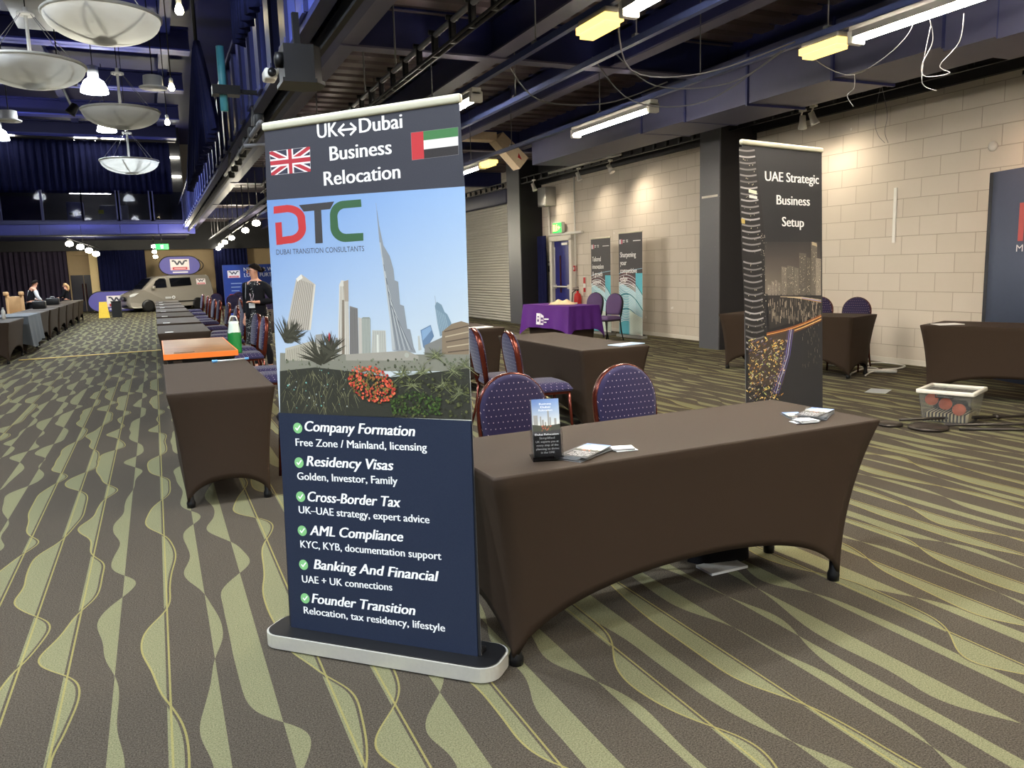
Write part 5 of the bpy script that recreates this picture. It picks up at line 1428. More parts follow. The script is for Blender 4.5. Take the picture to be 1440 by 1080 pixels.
# flat stacks
def flat_stack(name, label, uv, ang, n, W, H, seed, card=False, fan=0.12, group=None):
    """loose pile, each sheet an object of its own"""
    rnd = random.Random(seed)
    for i in range(n):
        z = TZ+0.0012+i*(0.0036)
        p = main_pt(uv[0]+rnd.uniform(-1, 1)*0.012, uv[1]+rnd.uniform(-1, 1)*0.012)
        A = Art(4e-6)
        if card: A.raw([(0, 0), (W, 0), (W, H), (0, H)], (240, 240, 236))
        elif i < n-1: A.raw([(0, 0), (W, 0), (W, H), (0, H)], (60, 62, 66))
        else: leaflet_art(A, W, H, seed)
        o = A.build(name, None, 0.0030, [(0, 0), (W, 0), (W, H), (0, H)])
        a_ = ang+rnd.uniform(-fan, fan)
        o.matrix_world = Matrix.Translation((p[0], p[1], z)) @ Matrix.Rotation(a_, 4, 'Z') @ Matrix.Rotation(-PI/2, 4, 'X') @ Matrix.Translation((-W/2, 0, -H/2))
        tag(o, label % (('top', 'second', 'third', 'fourth', 'fifth', 'sixth', 'seventh', 'eighth')[n-1-i]), 'card' if card else 'leaflet', group)
flat_stack('leaflet', '%s leaflet of the pile just right of the plastic stand', (0.43, 0.125), math.radians(-58), 5, 0.10, 0.21, 3, False, 0.16, 'leaflets in the pile by the stand')
flat_stack('business_card', '%s white card of the small pile right of the leaflets', (0.60, 0.12), math.radians(-12), 3, 0.085, 0.055, 7, True, 0.12, 'white cards in the left pile')
flat_stack('leaflet', '%s leaflet of the fanned pile at the right end of the main table', (1.665, 0.205), math.radians(-55), 6, 0.10, 0.21, 9, False, 0.22, 'leaflets in the right end pile')
flat_stack('leaflet', '%s blue edged leaflet left of the fanned pile, right end', (1.575, 0.215), math.radians(-25), 3, 0.075, 0.19, 13, False, 0.12, 'blue edged leaflets at the right end')
flat_stack('business_card', '%s white card of the block at the right end of main table', (1.52, 0.125), math.radians(-8), 4, 0.085, 0.055, 8, True, 0.03, 'white cards in the right block')
# bag and papers under the table
t = thing('floor_bag', 'dark bag with papers on the floor under the main table', 'bag', (2.42, 2.98, 0))
m = MB()
def bag(a, b):
    th = 2*PI*a; z = 0.16*b; r = (1-0.25*b*b)
    return (0.17*r*math.cos(th)*(1+0.06*math.sin(5*th)), 0.10*r*math.sin(th)*(1+0.08*math.sin(4*th)), z)
m.grid(bag, 28, 6); m.lathe([(0.0, 0.158), (0.13, 0.158), (0, 0.17)], 20, 0, None, True, 1, 0.6); m.build('bag_body', BLACKWEAR, t)
m = MB(); m.path([(-0.1, 0, 0.15), (-0.06, 0, 0.23), (0.06, 0, 0.23), (0.1, 0, 0.15)], 0.008); m.build('handle', BLACKPLAST, t)
m = MB(); m.box((2.34, 2.86, 0.006), (0.21, 0.12, 0.012), 0, 0, None); single('paper_pile', 'white printed papers lying beside the bag under the main table', 'papers', m, PAPER)

# ================================================================== FLOOR THINGS ON THE RIGHT
MILKY = NT('milky_clear_plastic'); MILKY.set((0.97, 0.97, 0.95, 1), 0.08); MILKY.b.inputs['Transmission Weight'].default_value = 0.94; MILKY.b.inputs['IOR'].default_value = 1.08; MILKY = MILKY.m
t = thing('storage_box', 'clear plastic storage box of orange and striped supplies on the carpet', 'box', (6.27, 4.62, 0), math.radians(-68))
BL_, BW_, BH_ = 0.40, 0.38, 0.26
def wallbox(m, l, w, l2, w2, h, th=0.006):
    for (s, ax) in ((1, 0), (-1, 0), (1, 1), (-1, 1)):
        def fn(a, b):
            u = 2*a-1; L_ = l+(l2-l)*b; W_ = w+(w2-w)*b
            return (u*L_/2, s*W_/2, h*b+0.004) if ax == 0 else (s*L_/2, u*W_/2, h*b+0.004)
        m.grid(fn, 1, 1, 0, False)
    m.box((0, 0, 0.004), (l, w, 0.006))
m = MB(); wallbox(m, 0.36, 0.34, 0.42, 0.40, BH_); o = m.build('box_body', MILKY, t, merge=True)
s = o.modifiers.new('wall', 'SOLIDIFY'); s.thickness = 0.004
m = MB()
for s in (-1, 1): m.box((0, s*0.205, BH_+0.01), (0.45, 0.03, 0.035), 0, 0.008); m.box((s*0.215, 0, BH_+0.01), (0.03, 0.42, 0.035), 0, 0.008)
m.build('lid_rim', plain('milky_lid', C(224, 220, 208), 0.35), t)
m = MB(); m.box((0, 0, BH_+0.008), (0.40, 0.38, 0.006)); m.build('lid_panel', MILKY, t)
m = MB(); m.path([(-0.07, -0.208, BH_+0.02), (-0.07, -0.215, BH_-0.03), (0.07, -0.215, BH_-0.03), (0.07, -0.208, BH_+0.02)], 0.006); m.build('handle', BLACKPLAST, t)
ORG = plain('orange_plastic', C(232, 110, 70), 0.45)
bm_ = t.matrix_basis
def in_box(x, y, z): 
    v = Matrix.Translation((6.27, 4.62, 0)) @ Matrix.Rotation(math.radians(-68), 4, 'Z') @ Vector((x, y, z)); return tuple(v)
for (x, y, z, lab) in ((-0.12, -0.115, 0.19, 'orange disc at the upper left inside the clear box'), (-0.01, -0.115, 0.16, 'orange disc in the middle inside the clear box'), (0.10, -0.12, 0.12, 'orange disc at the lower right inside the clear box')):
    m = MB(); m.lathe([(0.0, 0.0), (0.05, 0.0), (0.052, 0.01), (0.05, 0.035), (0.0, 0.035)], 20, 0, Matrix.Rotation(math.radians(80), 4, 'X'))
    o = single('orange_tub', lab, 'tub', m, ORG, 'orange tubs in the clear box', in_box(x, y, z)); o.rotation_euler = (0, 0, math.radians(-68))
n = NT('striped_fabric'); xx = n.xyz(n.obj())[0]
n.set(n.mix(n.M('GREATER_THAN', n.M('FRACT', n.M('DIVIDE', xx, 0.028)), 0.5), C(30, 28, 28), C(222, 210, 170)), 0.7)
m = MB(); m.box((0, 0, 0.045), (0.33, 0.30, 0.075), 0, 0.012)
o = single('striped_box', 'black and cream striped packet at the bottom of the clear box', 'packet', m, n.m, None, in_box(0, 0, 0.0)); o.rotation_euler = (0, 0, math.radians(-68))
m = MB(); m.box((0.04, -0.03, 0.16), (0.16, 0.05, 0.03), 0, 0.008, Matrix.Rotation(0.3, 4, 'Y')); m.box((-0.02, 0.06, 0.128), (0.25, 0.16, 0.07), 0, 0.02)
o = single('black_cloth_bundle', 'black bundle of tools lying on top of the striped packet', 'bundle', m, BLACKWEAR, None, in_box(0, 0, 0)); o.rotation_euler = (0, 0, math.radians(-68))

# dismantled stands on the floor
DKMET = plain('bronze_black_metal', C(52, 46, 42), 0.4, metal=0.5)
t = thing('floor_stand', 'dismantled black stand with large round base lying on the carpet', 'stand', (5.80, 4.47, 0))
m = MB(); m.lathe([(0.0, 0.03), (0.14, 0.03), (0.155, 0.022), (0.155, 0.004), (0.0, 0.004)], 36); m.build('base_plate', DKMET, t)
m = MB(); m.path([(0.12, -0.06, 0.03), (0.75, -0.40, 0.03), (1.6, -0.85, 0.03)], 0.013); m.build('pole', DKMET, t)
t = thing('floor_stand', 'dismantled black stand with small round base lying furthest left on carpet', 'stand', (5.66, 4.73, 0))
m = MB(); m.lathe([(0.0, 0.028), (0.085, 0.028), (0.10, 0.02), (0.10, 0.003), (0.0, 0.003)], 30, 0, None, True, 1.0, 1.0); m.build('base_plate', DKMET, t)
m = MB(); m.path([(0.08, -0.03, 0.045), (0.35, -0.12, 0.045), (1.9, -0.78, 0.03)], 0.013); m.lathe([(0.02, 0.0), (0.02, 0.06)], 10, 0, Matrix.Translation((0.87, -0.37, 0.04)) @ Matrix.Rotation(1.2, 4, 'Z') @ Matrix.Rotation(PI/2, 4, 'Y')); m.build('pole', DKMET, t)
m = MB(); m.tube((5.95, 4.30, 0.012), (6.9, 3.65, 0.012), 0.012); single('loose_pole', 'loose black pole lying nearest the viewer beside the stands', 'pole', m, DKMET)
m = MB(); m.box((0, 0, 0.002), (0.30, 0.21, 0.002)); o = single('fallen_sheet', 'sheet of paper lying on the carpet left of the clear box', 'paper', m, plain('grey_sheet', C(150, 156, 160), 0.6), None, (7.04, 6.05, 0)); o.rotation_euler = (0, 0, 0.5)
m = MB(); m.box((0, 0, 0.006), (0.25, 0.17, 0.006)); o = single('table_sheet', 'white paper on the right hand table by the display', 'paper', m, PAPER, None, (7.24, 5.42, 0.742)); o.rotation_euler = (0, 0, -0.4)
m = MB(); m.box((0, 0, 0.006), (0.30, 0.16, 0.006)); o = single('table_sheet', 'blue and white leaflet at the corner of the second black table', 'leaflet', m, plain('pale_blue_print', C(176, 196, 220), 0.5), None, (3.72, 5.85, 0.742)); o.rotation_euler = (0, 0, 0.25)
m = MB(); m.box((0, 0, 0.006), (0.26, 0.17, 0.006)); o = single('table_sheet', 'white leaflet on the black table beside the big banner', 'leaflet', m, PAPER, None, (3.5, 8.72, 0.742)); o.rotation_euler = (0, 0, 0.2)
cable([(7.55, 6.95, 0.012), (8.05, 7.25, 0.012), (8.5, 7.45, 0.012), (8.75, 7.7, 0.012), (8.95, 7.6, 0.012), (8.9, 7.25, 0.012), (8.6, 7.1, 0.015), (8.35, 7.12, 0.02)], 'white extension lead curled on the carpet by the wall', 0.011)
cable([(8.2, 7.9, 0.012), (8.3, 7.6, 0.012), (8.45, 7.35, 0.012), (8.3, 7.15, 0.012), (8.05, 7.05, 0.012), (7.8, 6.9, 0.012)], 'white mains cord crossing the curled extension lead by the wall', 0.009)
m = MB(); m.box((0, 0, 0.022), (0.36, 0.06, 0.04), 0, 0.01); o = single('socket_strip', 'white socket strip on the carpet at the end of the lead', 'socket strip', m, WHITEPLAST, None, (8.22, 7.03, 0)); o.rotation_euler = (0, 0, -0.9)
t = thing('food_packet', 'crumpled brown and white packet lying on the purple table', 'packet', (6.62, 12.5, 0.767))
m = MB(); m.grid(lambda a, b: (0.26*(a-0.5)*2*(1-0.1*abs(2*b-1)), 0.11*(2*b-1), 0.10*math.sin(PI*a)**0.6*math.sin(PI*b)**0.6*(0.8+0.2*math.sin(17*a+5*b))), 18, 10); m.build('wrapper', plain('kraft_white_paper', C(226, 200, 160), 0.6, var=0.25, scale=14), t)
t.rotation_euler = (0, 0, -1.0)

# curved display wall at the right
t = thing('curved_display', 'curved slate blue display wall with coral and white lettering at right edge', 'display', (8.62, 6.0, 0), math.radians(-90))
def disp(a, b): return (2.6*a, -0.28*math.sin(PI*a), 0.03+2.30*b)
m = MB(); m.grid(disp, 24, 1); o = m.build('fabric_front', plain('slate_blue_fabric', C(72, 82, 106), 0.7, var=0.05), t)
s = o.modifiers.new('depth', 'SOLIDIFY'); s.thickness = 0.03
m = MB(); m.box((0.0, 0.05, 1.18), (0.05, 0.12, 2.3), 0, 0.01); m.build('end_panel', plain('dark_slate_fabric', C(44, 46, 54), 0.7), t)
A = Art(2e-5); A.text('M', (0, 0), (0.46, 0), 0.40, (196, 86, 86), -0.012); o = A.build('coral_letter', t); o.location = (0.445, -0.172, 1.56); o.rotation_euler = (0, 0, -0.25)
A = Art(2e-5); A.text('M', (0, 0), (0.09, 0), 0.072, (236, 236, 240), 0.0); o = A.build('white_letter', t); o.location = (0.435, -0.17, 1.45); o.rotation_euler = (0, 0, -0.27)

# ================================================================== FAR END: VAN, SIGNS
VANP = plain('grey_beige_van_paint', C(164, 158, 148), 0.25, metal=0.35, var=0.04)
DKGLASS = plain('dark_glass', C(16, 18, 22), 0.05, spec=0.8)
def w_logo(A, x, z, w, red=True):
    """white plate, dark zigzag and red band"""
    h = w*0.62
    A.raw([(x, z), (x+w, z), (x+w, z+h), (x, z+h)], (240, 214, 222))
    A.raw([(x+.02*w, z+.26*h), (x+.98*w, z+.26*h), (x+.98*w, z+.97*h), (x+.02*w, z+.97*h)], (246, 240, 242))
    pts = [(.1, .84), (.24, .84), (.37, .48), (.5, .84), (.63, .48), (.76, .84), (.9, .84)]
    for a, b in zip(pts, pts[1:]): A.rline((x+a[0]*w, z+a[1]*h), (x+b[0]*w, z+b[1]*h), 0.085*w, (64, 66, 84))
    if red: A.raw([(x+.12*w, z+.04*h), (x+.88*w, z+.04*h), (x+.88*w, z+.28*h), (x+.12*w, z+.28*h)], (206, 62, 76)); A.rline((x+.2*w, z+.16*h), (x+.8*w, z+.16*h), 0.05*w, (244, 200, 206))
t = thing('van', 'grey beige delivery van parked at the far end of the hall', 'van', (-1.28, 38.55, 0), math.radians(18))
prof = [(0.10, 0.16), (0.0, 0.22), (-0.03, 0.42), (0.0, 0.62), (0.06, 0.76), (0.30, 0.88), (0.58, 0.97), (0.82, 1.20), (1.06, 1.43), (1.28, 1.52), (1.6, 1.555), (2.6, 1.575), (3.45, 1.56), (3.6, 1.50), (3.68, 1.2), (3.74, 0.8), (3.74, 0.3), (3.68, 0.18), (2.0, 0.16)]
cxm, czm = 1.9, 0.8
N_ = 14
def vy(x, z, s): 
    w = 0.76
    if z > 0.9: w *= 1-0.16*(z-0.9)/0.65
    w *= 0.80+0.20*min(1, (max(x, -0.03)+0.03)/0.45)**0.6
    return s*w
def van_pt(a, b):
    i = round(a*len(prof)) % len(prof); s = 2*b-1
    k = 1-0.045*abs(s)**7
    x = cxm+(prof[i][0]-cxm)*k; z = czm+(prof[i][1]-czm)*k
    return (x, vy(x, z, s), z)
m = MB(); m.grid(van_pt, len(prof), N_)
for b in (0, 1): m.add([van_pt(i/len(prof), b) for i in range(len(prof))], [tuple(range(len(prof)))], 0, False)
m.build('body', VANP, t, merge=True)
def side_panel(pts, name, mat, off=0.006, s=-1):
    m = MB(); vs = [(x, vy(x, z, s)+s*off, z) for x, z in pts]; n = len(vs)
    vs += [(v[0], v[1]-s*0.02, v[2]) for v in vs]
    m.add(vs, [tuple(range(n))]+[(i, (i+1) % n, n+(i+1) % n, n+i) for i in range(n)]); return m.build(name, mat, t)
for s in (-1, 1):
    side_panel([(1.0, 1.02), (1.62, 1.04), (1.62, 1.44), (1.36, 1.44), (1.18, 1.33)], 'side_window', DKGLASS, s=s)
    side_panel([(1.80, 1.06), (2.72, 1.10), (2.70, 1.45), (1.78, 1.44)], 'side_window', DKGLASS, s=s)
    side_panel([(0.05, 0.67), (0.22, 0.70), (0.42, 0.84), (0.20, 0.82), (0.06, 0.76)], 'headlight', plain('headlight_glass', C(214, 216, 214), 0.1), 0.02, s)
    m = MB(); m.box((1.02, s*0.86, 1.05), (0.14, 0.16, 0.16), 0, 0.04); m.build('wing_mirror', VANP, t)
    m = MB(); m.box((2.2, s*0.765, 0.40), (1.4, 0.02, 0.05)); m.build('side_trim', BLACKPLAST, t)
    for x in (0.78, 2.95):
        m = MB(); R_ = Matrix.Translation((x, s*0.68, 0.27)) @ Matrix.Rotation(PI/2, 4, 'X')
        m.lathe([(0.17, -0.09), (0.25, -0.09), (0.27, -0.06), (0.27, 0.06), (0.25, 0.09), (0.17, 0.09)], 28, 0, R_); w_ = m.build('wheel', BLACKPLAST, t)
        m = MB(); m.lathe([(0.0, -0.06), (0.05, -0.07), (0.17, -0.08), (0.17, 0.08), (0.05, 0.07), (0.0, 0.06)], 10, 0, R_, False); m.build('hub_cap', SILVER, w_)
m = MB()
m.add([(0.60, -0.58, 0.995), (0.60, 0.58, 0.995), (1.05, 0.52, 1.44), (1.05, -0.52, 1.44), (0.58, -0.58, 1.005), (0.58, 0.58, 1.005), (1.03, 0.52, 1.455), (1.03, -0.52, 1.455)], [(4, 5, 6, 7), (0, 3, 2, 1), (0, 1, 5, 4), (1, 2, 6, 5), (2, 3, 7, 6), (3, 0, 4, 7)]); m.build('windscreen', DKGLASS, t)
m = MB(); m.lathe([(0.0, 0), (0.16, 0.0), (0.17, 0.02), (0.0, 0.03)], 24, 0, Matrix.Translation((0.0, 0, 0.56)) @ Matrix.Rotation(-PI/2, 4, 'Y'), True, 0.75, 2.6); g = m.build('grille', BLACKPLAST, t)
m = MB(); m.lathe([(0.0, 0), (0.055, 0), (0.055, 0.015), (0, 0.02)], 18, 0, Matrix.Translation((-0.028, 0, 0.60)) @ Matrix.Rotation(-PI/2, 4, 'Y')); m.build('badge', SILVER, g)
m = MB(); m.box((-0.0, 0, 0.28), (0.08, 1.0, 0.10), 0, 0.02); m.build('lower_intake', BLACKPLAST, t)
A = Art(3e-5); w_logo(A, 0, 0, 0.42); o = A.build('side_logo', t, 0.004); o.location = (2.95, -0.735, 1.12); o.rotation_euler = (math.radians(-10), 0, 0)
A = Art(3e-5); A.rline((0, 0.06), (0.26, 0.06), 0.09, (196, 196, 196)); A.disc((0.36, 0.07), 0.075, (226, 226, 226)); A.disc((0.36, 0.07), 0.035, (140, 140, 140)); o = A.build('door_badge', t); o.location = (1.5, -0.79, 0.52)
def oval_banner(name, label, c, w, h, y, rz=0.0, feet=True):
    t = thing(name, label, 'banner', (c, y, 0), rz)
    A = Art(4e-5)
    z0 = h[0]; hh = h[1]-h[0]; r = hh/2
    out = []
    for k in range(13): a_ = -PI/2+PI*k/12; out.append((w/2-r*1.15+r*1.15*math.cos(a_), z0+r+r*math.sin(a_)))
    for k in range(13): a_ = PI/2+PI*k/12; out.append((-w/2+r*1.15+r*1.15*math.cos(a_), z0+r+r*math.sin(a_)))
    A.raw(out, (96, 92, 176))
    w_logo(A, -0.40, z0+hh*0.24, 0.80); A.rline((-0.32, z0+hh*0.13), (0.32, z0+hh*0.13), 0.06, (236, 232, 240))
    A.build('printed_face', t, 0.02, out)
    m = MB(); m.path([(p[0], 0.01, p[1]) for p in out], 0.022, 8, 0, True); m.build('hoop_frame', BLACKPLAST, t)
    return t
oval_banner('oval_banner', 'oval purple pop-up banner with zigzag logo on the van roof', 1.12, 1.72, (1.585, 2.40), 38.95)
m = MB(); m.path([(0.98*math.cos(2*PI*i/30)*0.9+1.25, 39.35, 1.99+0.40*math.sin(2*PI*i/30)) for i in range(30)], 0.022, 6, 0, True)
single('hoop', 'empty black hoop standing behind the oval banner on the van', 'hoop', m, BLACKPLAST)
oval_banner('oval_banner', 'oval purple pop-up banner on the floor behind the van nose', -1.62, 2.3, (0.02, 0.93), 39.9)
t = thing('wet_floor_sign', 'yellow folding wet floor sign before the far oval banner', 'sign', (-1.86, 34.0, 0), 0.1)
YEL = plain('yellow_plastic', C(236, 196, 40), 0.4)
for s in (-1, 1):
    m = MB(); m.prism([(-0.19, 0.0), (0.19, 0.0), (0.13, 0.62), (-0.13, 0.62)], -0.012, 0.012, 0, Matrix.Translation((0, s*0.10, 0)) @ Matrix.Rotation(math.radians(s*9), 4, 'X') @ Matrix(((1, 0, 0, 0), (0, 0, 1, 0), (0, 1, 0, 0), (0, 0, 0, 1)))); m.build('sign_leaf', YEL, t)
m = MB(); m.box((0, -0.085, 0.34), (0.2, 0.006, 0.18), 0, 0, Matrix.Rotation(math.radians(-9), 4, 'X')); m.build('warning_print', REDP, t)
t = thing('waste_bin', 'black square waste bin beside the yellow wet floor sign', 'bin', (-1.42, 34.3, 0))
m = MB(); m.prism([(-0.17, -0.17), (0.17, -0.17), (0.17, 0.17), (-0.17, 0.17)], 0.0, 0.60); m.build('bin_body', BLACKPLAST, t)
m = MB(); m.box((0, 0, 0.605), (0.38, 0.38, 0.03), 0, 0.008); m.build('rim', BLACKMETAL, t)
# blue exhibition wall
t = thing('exhibition_wall', 'royal blue printed stand wall behind the standing woman', 'display', (2.25, 30.0, 0), 0.0)
A = Art(3e-5); W, H = 2.5, 1.84
A.raw([(0, 0.05), (W, 0.05), (W, H), (0, H)], (30, 62, 150))
w_logo(A, 0.16, 1.38, 0.42)
wt = (226, 230, 244)
A.text('NEED OR WANT', (0.72, 1.60), (2.1, 1.60), 0.13, wt, 0.02); A.text('LOOK FURTHER', (0.72, 1.40), (2.0, 1.40), 0.13, wt, 0.02)
for i in range(3): A.rline((0.25, 1.18-0.13*i), (0.62-0.05*i, 1.18-0.13*i), 0.03, (150, 170, 214))
A.raw([(0.18, 0.62), (0.42, 0.62), (0.42, 0.80), (0.18, 0.80)], (206, 70, 80)); A.rline((0.5, 0.78), (0.95, 0.78), 0.06, wt); A.rline((0.5, 0.66), (0.95, 0.66), 0.04, wt)
A.disc((1.75, 1.1), 0.16, (150, 170, 214)); A.disc((1.75, 1.1), 0.1, (30, 62, 150))
A.build('printed_face', t, 0.05, [(0, 0.05), (W, 0.05), (W, H), (0, H)])
m = MB(); m.box((W/2, 0.03, 0.025), (W, 0.3, 0.05)); m.build('base_rail', ALU, t)
t = thing('folding_table', 'dark folded table among the loose chairs before the stand wall', 'table', (2.9, 26.0, 0))
m = MB(); m.box((0, 0, 0.45), (1.0, 0.05, 0.7), 0, 0.01); m.build('tabletop', BLACKPLAST, t)
for s in (-1, 1):
    m = MB(); m.box((s*0.4, 0.0, 0.06), (0.05, 0.4, 0.12)); m.build('foot', BLACKMETAL, t)
# strips across the carpet
m = MB(); m.box((-1.17, 17.28, 0.006), (2.55, 0.07, 0.012), 0, 0, Matrix.Translation((-1.17, 17.28, 0)) @ Matrix.Rotation(0.10, 4, 'Z') @ Matrix.Translation((1.17, -17.28, 0)))
single('threshold_strip', 'yellow strip taped across the aisle carpet', 'strip', m, plain('yellow_strip', C(206, 176, 80), 0.5))
# things on and by the aisle row
t = thing('pen', 'blue and silver pens lying at the far edge of the nearest aisle table', 'pen', (0.52, 6.80, 0.752), 0.15)
m = MB(); m.tube((-0.12, 0, 0.008), (0.12, 0, 0.008), 0.008); m.build('barrel', SILVER, t)
m = MB(); m.tube((-0.15, 0, 0.009), (-0.11, 0, 0.009), 0.012); m.build('cap', plain('sky_blue_plastic', C(90, 150, 200), 0.3), t)
m = MB(); m.tube((0.11, 0, 0.009), (0.14, 0, 0.009), 0.011); m.build('clip', plain('sky_blue_clip', C(90, 150, 200), 0.3), t)
for i in range(7):
    m = MB(); m.box((0, 0, 0.004), (0.10, 0.06, 0.006)); o = single('place_card', 'small white card on the %s black aisle table beyond the wooden one' % ORD[i].replace('nearest', 'first'), 'card', m, PAPER, 'white cards on the aisle tables', (0.12, 11.1+2.35*i, 0.744))
t = thing('carrier_bag', 'green and white carrier bag hung on an aisle chair', 'bag', (0.85, 10.3, 0.487), 0.2)
n = NT('green_white_bag'); zz = n.xyz(n.obj())[2]
n.set(n.mix(n.M('GREATER_THAN', n.M('ADD', zz, n.M('MULTIPLY', n.noise(6, n.obj()), 0.08)), 0.30), C(26, 120, 52), C(214, 226, 212)), 0.4)
m = MB()
def bg(a, b):
    th = 2*PI*a; r = 1-0.35*max(0, b-0.6)/0.4; 
    return (0.078*r*math.cos(th)*(1+0.05*math.sin(7*th+3*b)), 0.08*r*math.sin(th)*(1+0.1*math.sin(5*th)), 0.40*b)
m.grid(bg, 30, 10); o = m.build('bag_body', n.m, t); s = o.modifiers.new('film', 'SOLIDIFY'); s.thickness = 0.003
m = MB(); m.path([(-0.06, 0, 0.38), (-0.03, 0.0, 0.46), (0.03, 0, 0.46), (0.06, 0, 0.38)], 0.008); m.build('handle', WHITEPLAST, t)
TAN = plain('tan_wood', C(206, 164, 116), 0.5, var=0.1)
t = thing('carved_chair', 'high backed tan wooden seat behind the left aisle tables', 'chair', (-3.42, 23.9, 0), -0.5)
m = MB(); m.box((0, 0.16, 0.84), (0.40, 0.05, 0.50), 0, 0.01); m.build('backrest', TAN, t)
for s in (-1, 1):
    m = MB(); m.box((s*0.2, 0.16, 0.60), (0.07, 0.07, 1.2), 0, 0.012); m.box((s*0.21, 0.14, 1.16), (0.10, 0.10, 0.10), 0, 0.02); m.build('post', TAN, t)
    m = MB(); m.box((s*0.2, -0.2, 0.22), (0.06, 0.06, 0.44), 0, 0.01); m.build('leg', TAN, t)
m = MB(); m.box((0, 0, 0.44), (0.46, 0.44, 0.06), 0, 0.01); m.build('seat', TAN, t)
for (x, y, lab, w) in ((-2.8, 24.0, 'black equipment case standing on a left aisle table', 0.3), (-2.85, 27.5, 'dark equipment box on a left aisle table near the far people', 0.35)):
    t = thing('equipment_case', lab, 'case', (x, y, 0.747))
    m = MB(); m.box((0, 0, 0.10), (w, 0.3, 0.2), 0, 0.02); m.build('case_body', BLACKPLAST, t)
    m = MB(); m.path([(-0.06, 0, 0.2), (-0.05, 0, 0.24), (0.05, 0, 0.24), (0.06, 0, 0.2)], 0.01); m.build('handle', SILVER, t)

# ================================================================== PEOPLE
def skin_mesh(name, chains, mat, parent, levels=2):
    """chains of (point, radius); a shared start point joins the chains into one surface"""
    vs, rs, es, idx = [], [], [], {}
    for ch in chains:
        last = None
        for p, r in ch:
            k = tuple(round(c, 4) for c in p)
            if k not in idx:
                idx[k] = len(vs); vs.append(p); rs.append(r)
            if last is not None and last != idx[k]: es.append((last, idx[k]))
            last = idx[k]
    me = bpy.data.meshes.new(name); me.from_pydata(vs, es, [])
    o = bpy.data.objects.new(name, me); COL.objects.link(o)
    s = o.modifiers.new('skin', 'SKIN'); s.use_smooth_shade = True
    for i, v in enumerate(me.skin_vertices[0].data):
        v.radius = rs[i] if isinstance(rs[i], tuple) else (rs[i], rs[i]); v.use_root = (i == 0)
    u = o.modifiers.new('sub', 'SUBSURF'); u.levels = levels; u.render_levels = levels
    me.materials.append(mat)
    if parent: o.parent = parent
    return o
def fingers(w, d, side):
    """five short chains leaving the palm, curled a little"""
    d = Vector(d).normalized(); w = Vector(w); up = Vector((0, 0, 1))
    x = d.cross(up); x = x.normalized() if x.length > 0.1 else Vector((1, 0, 0))
    n = x.cross(d)
    palm = w+d*0.07
    out = [[(tuple(w), 0.022), (tuple(palm), (0.036, 0.018))]]
    for i, (o, l) in enumerate(((-0.027, 0.062), (-0.009, 0.075), (0.009, 0.07), (0.027, 0.055))):
        a = palm+x*o+d*0.012; b = a+d*l*0.55-n*0.006; c = b+d*l*0.35-n*0.022
        out.append([(tuple(palm), (0.036, 0.018)), (tuple(a), 0.0095), (tuple(b), 0.0085), (tuple(c), 0.007)])
    tb = w+d*0.03-x*0.03*side
    out.append([(tuple(w), 0.022), (tuple(tb), 0.011), (tuple(tb+d*0.035-x*0.012*side), 0.008)])
    return out
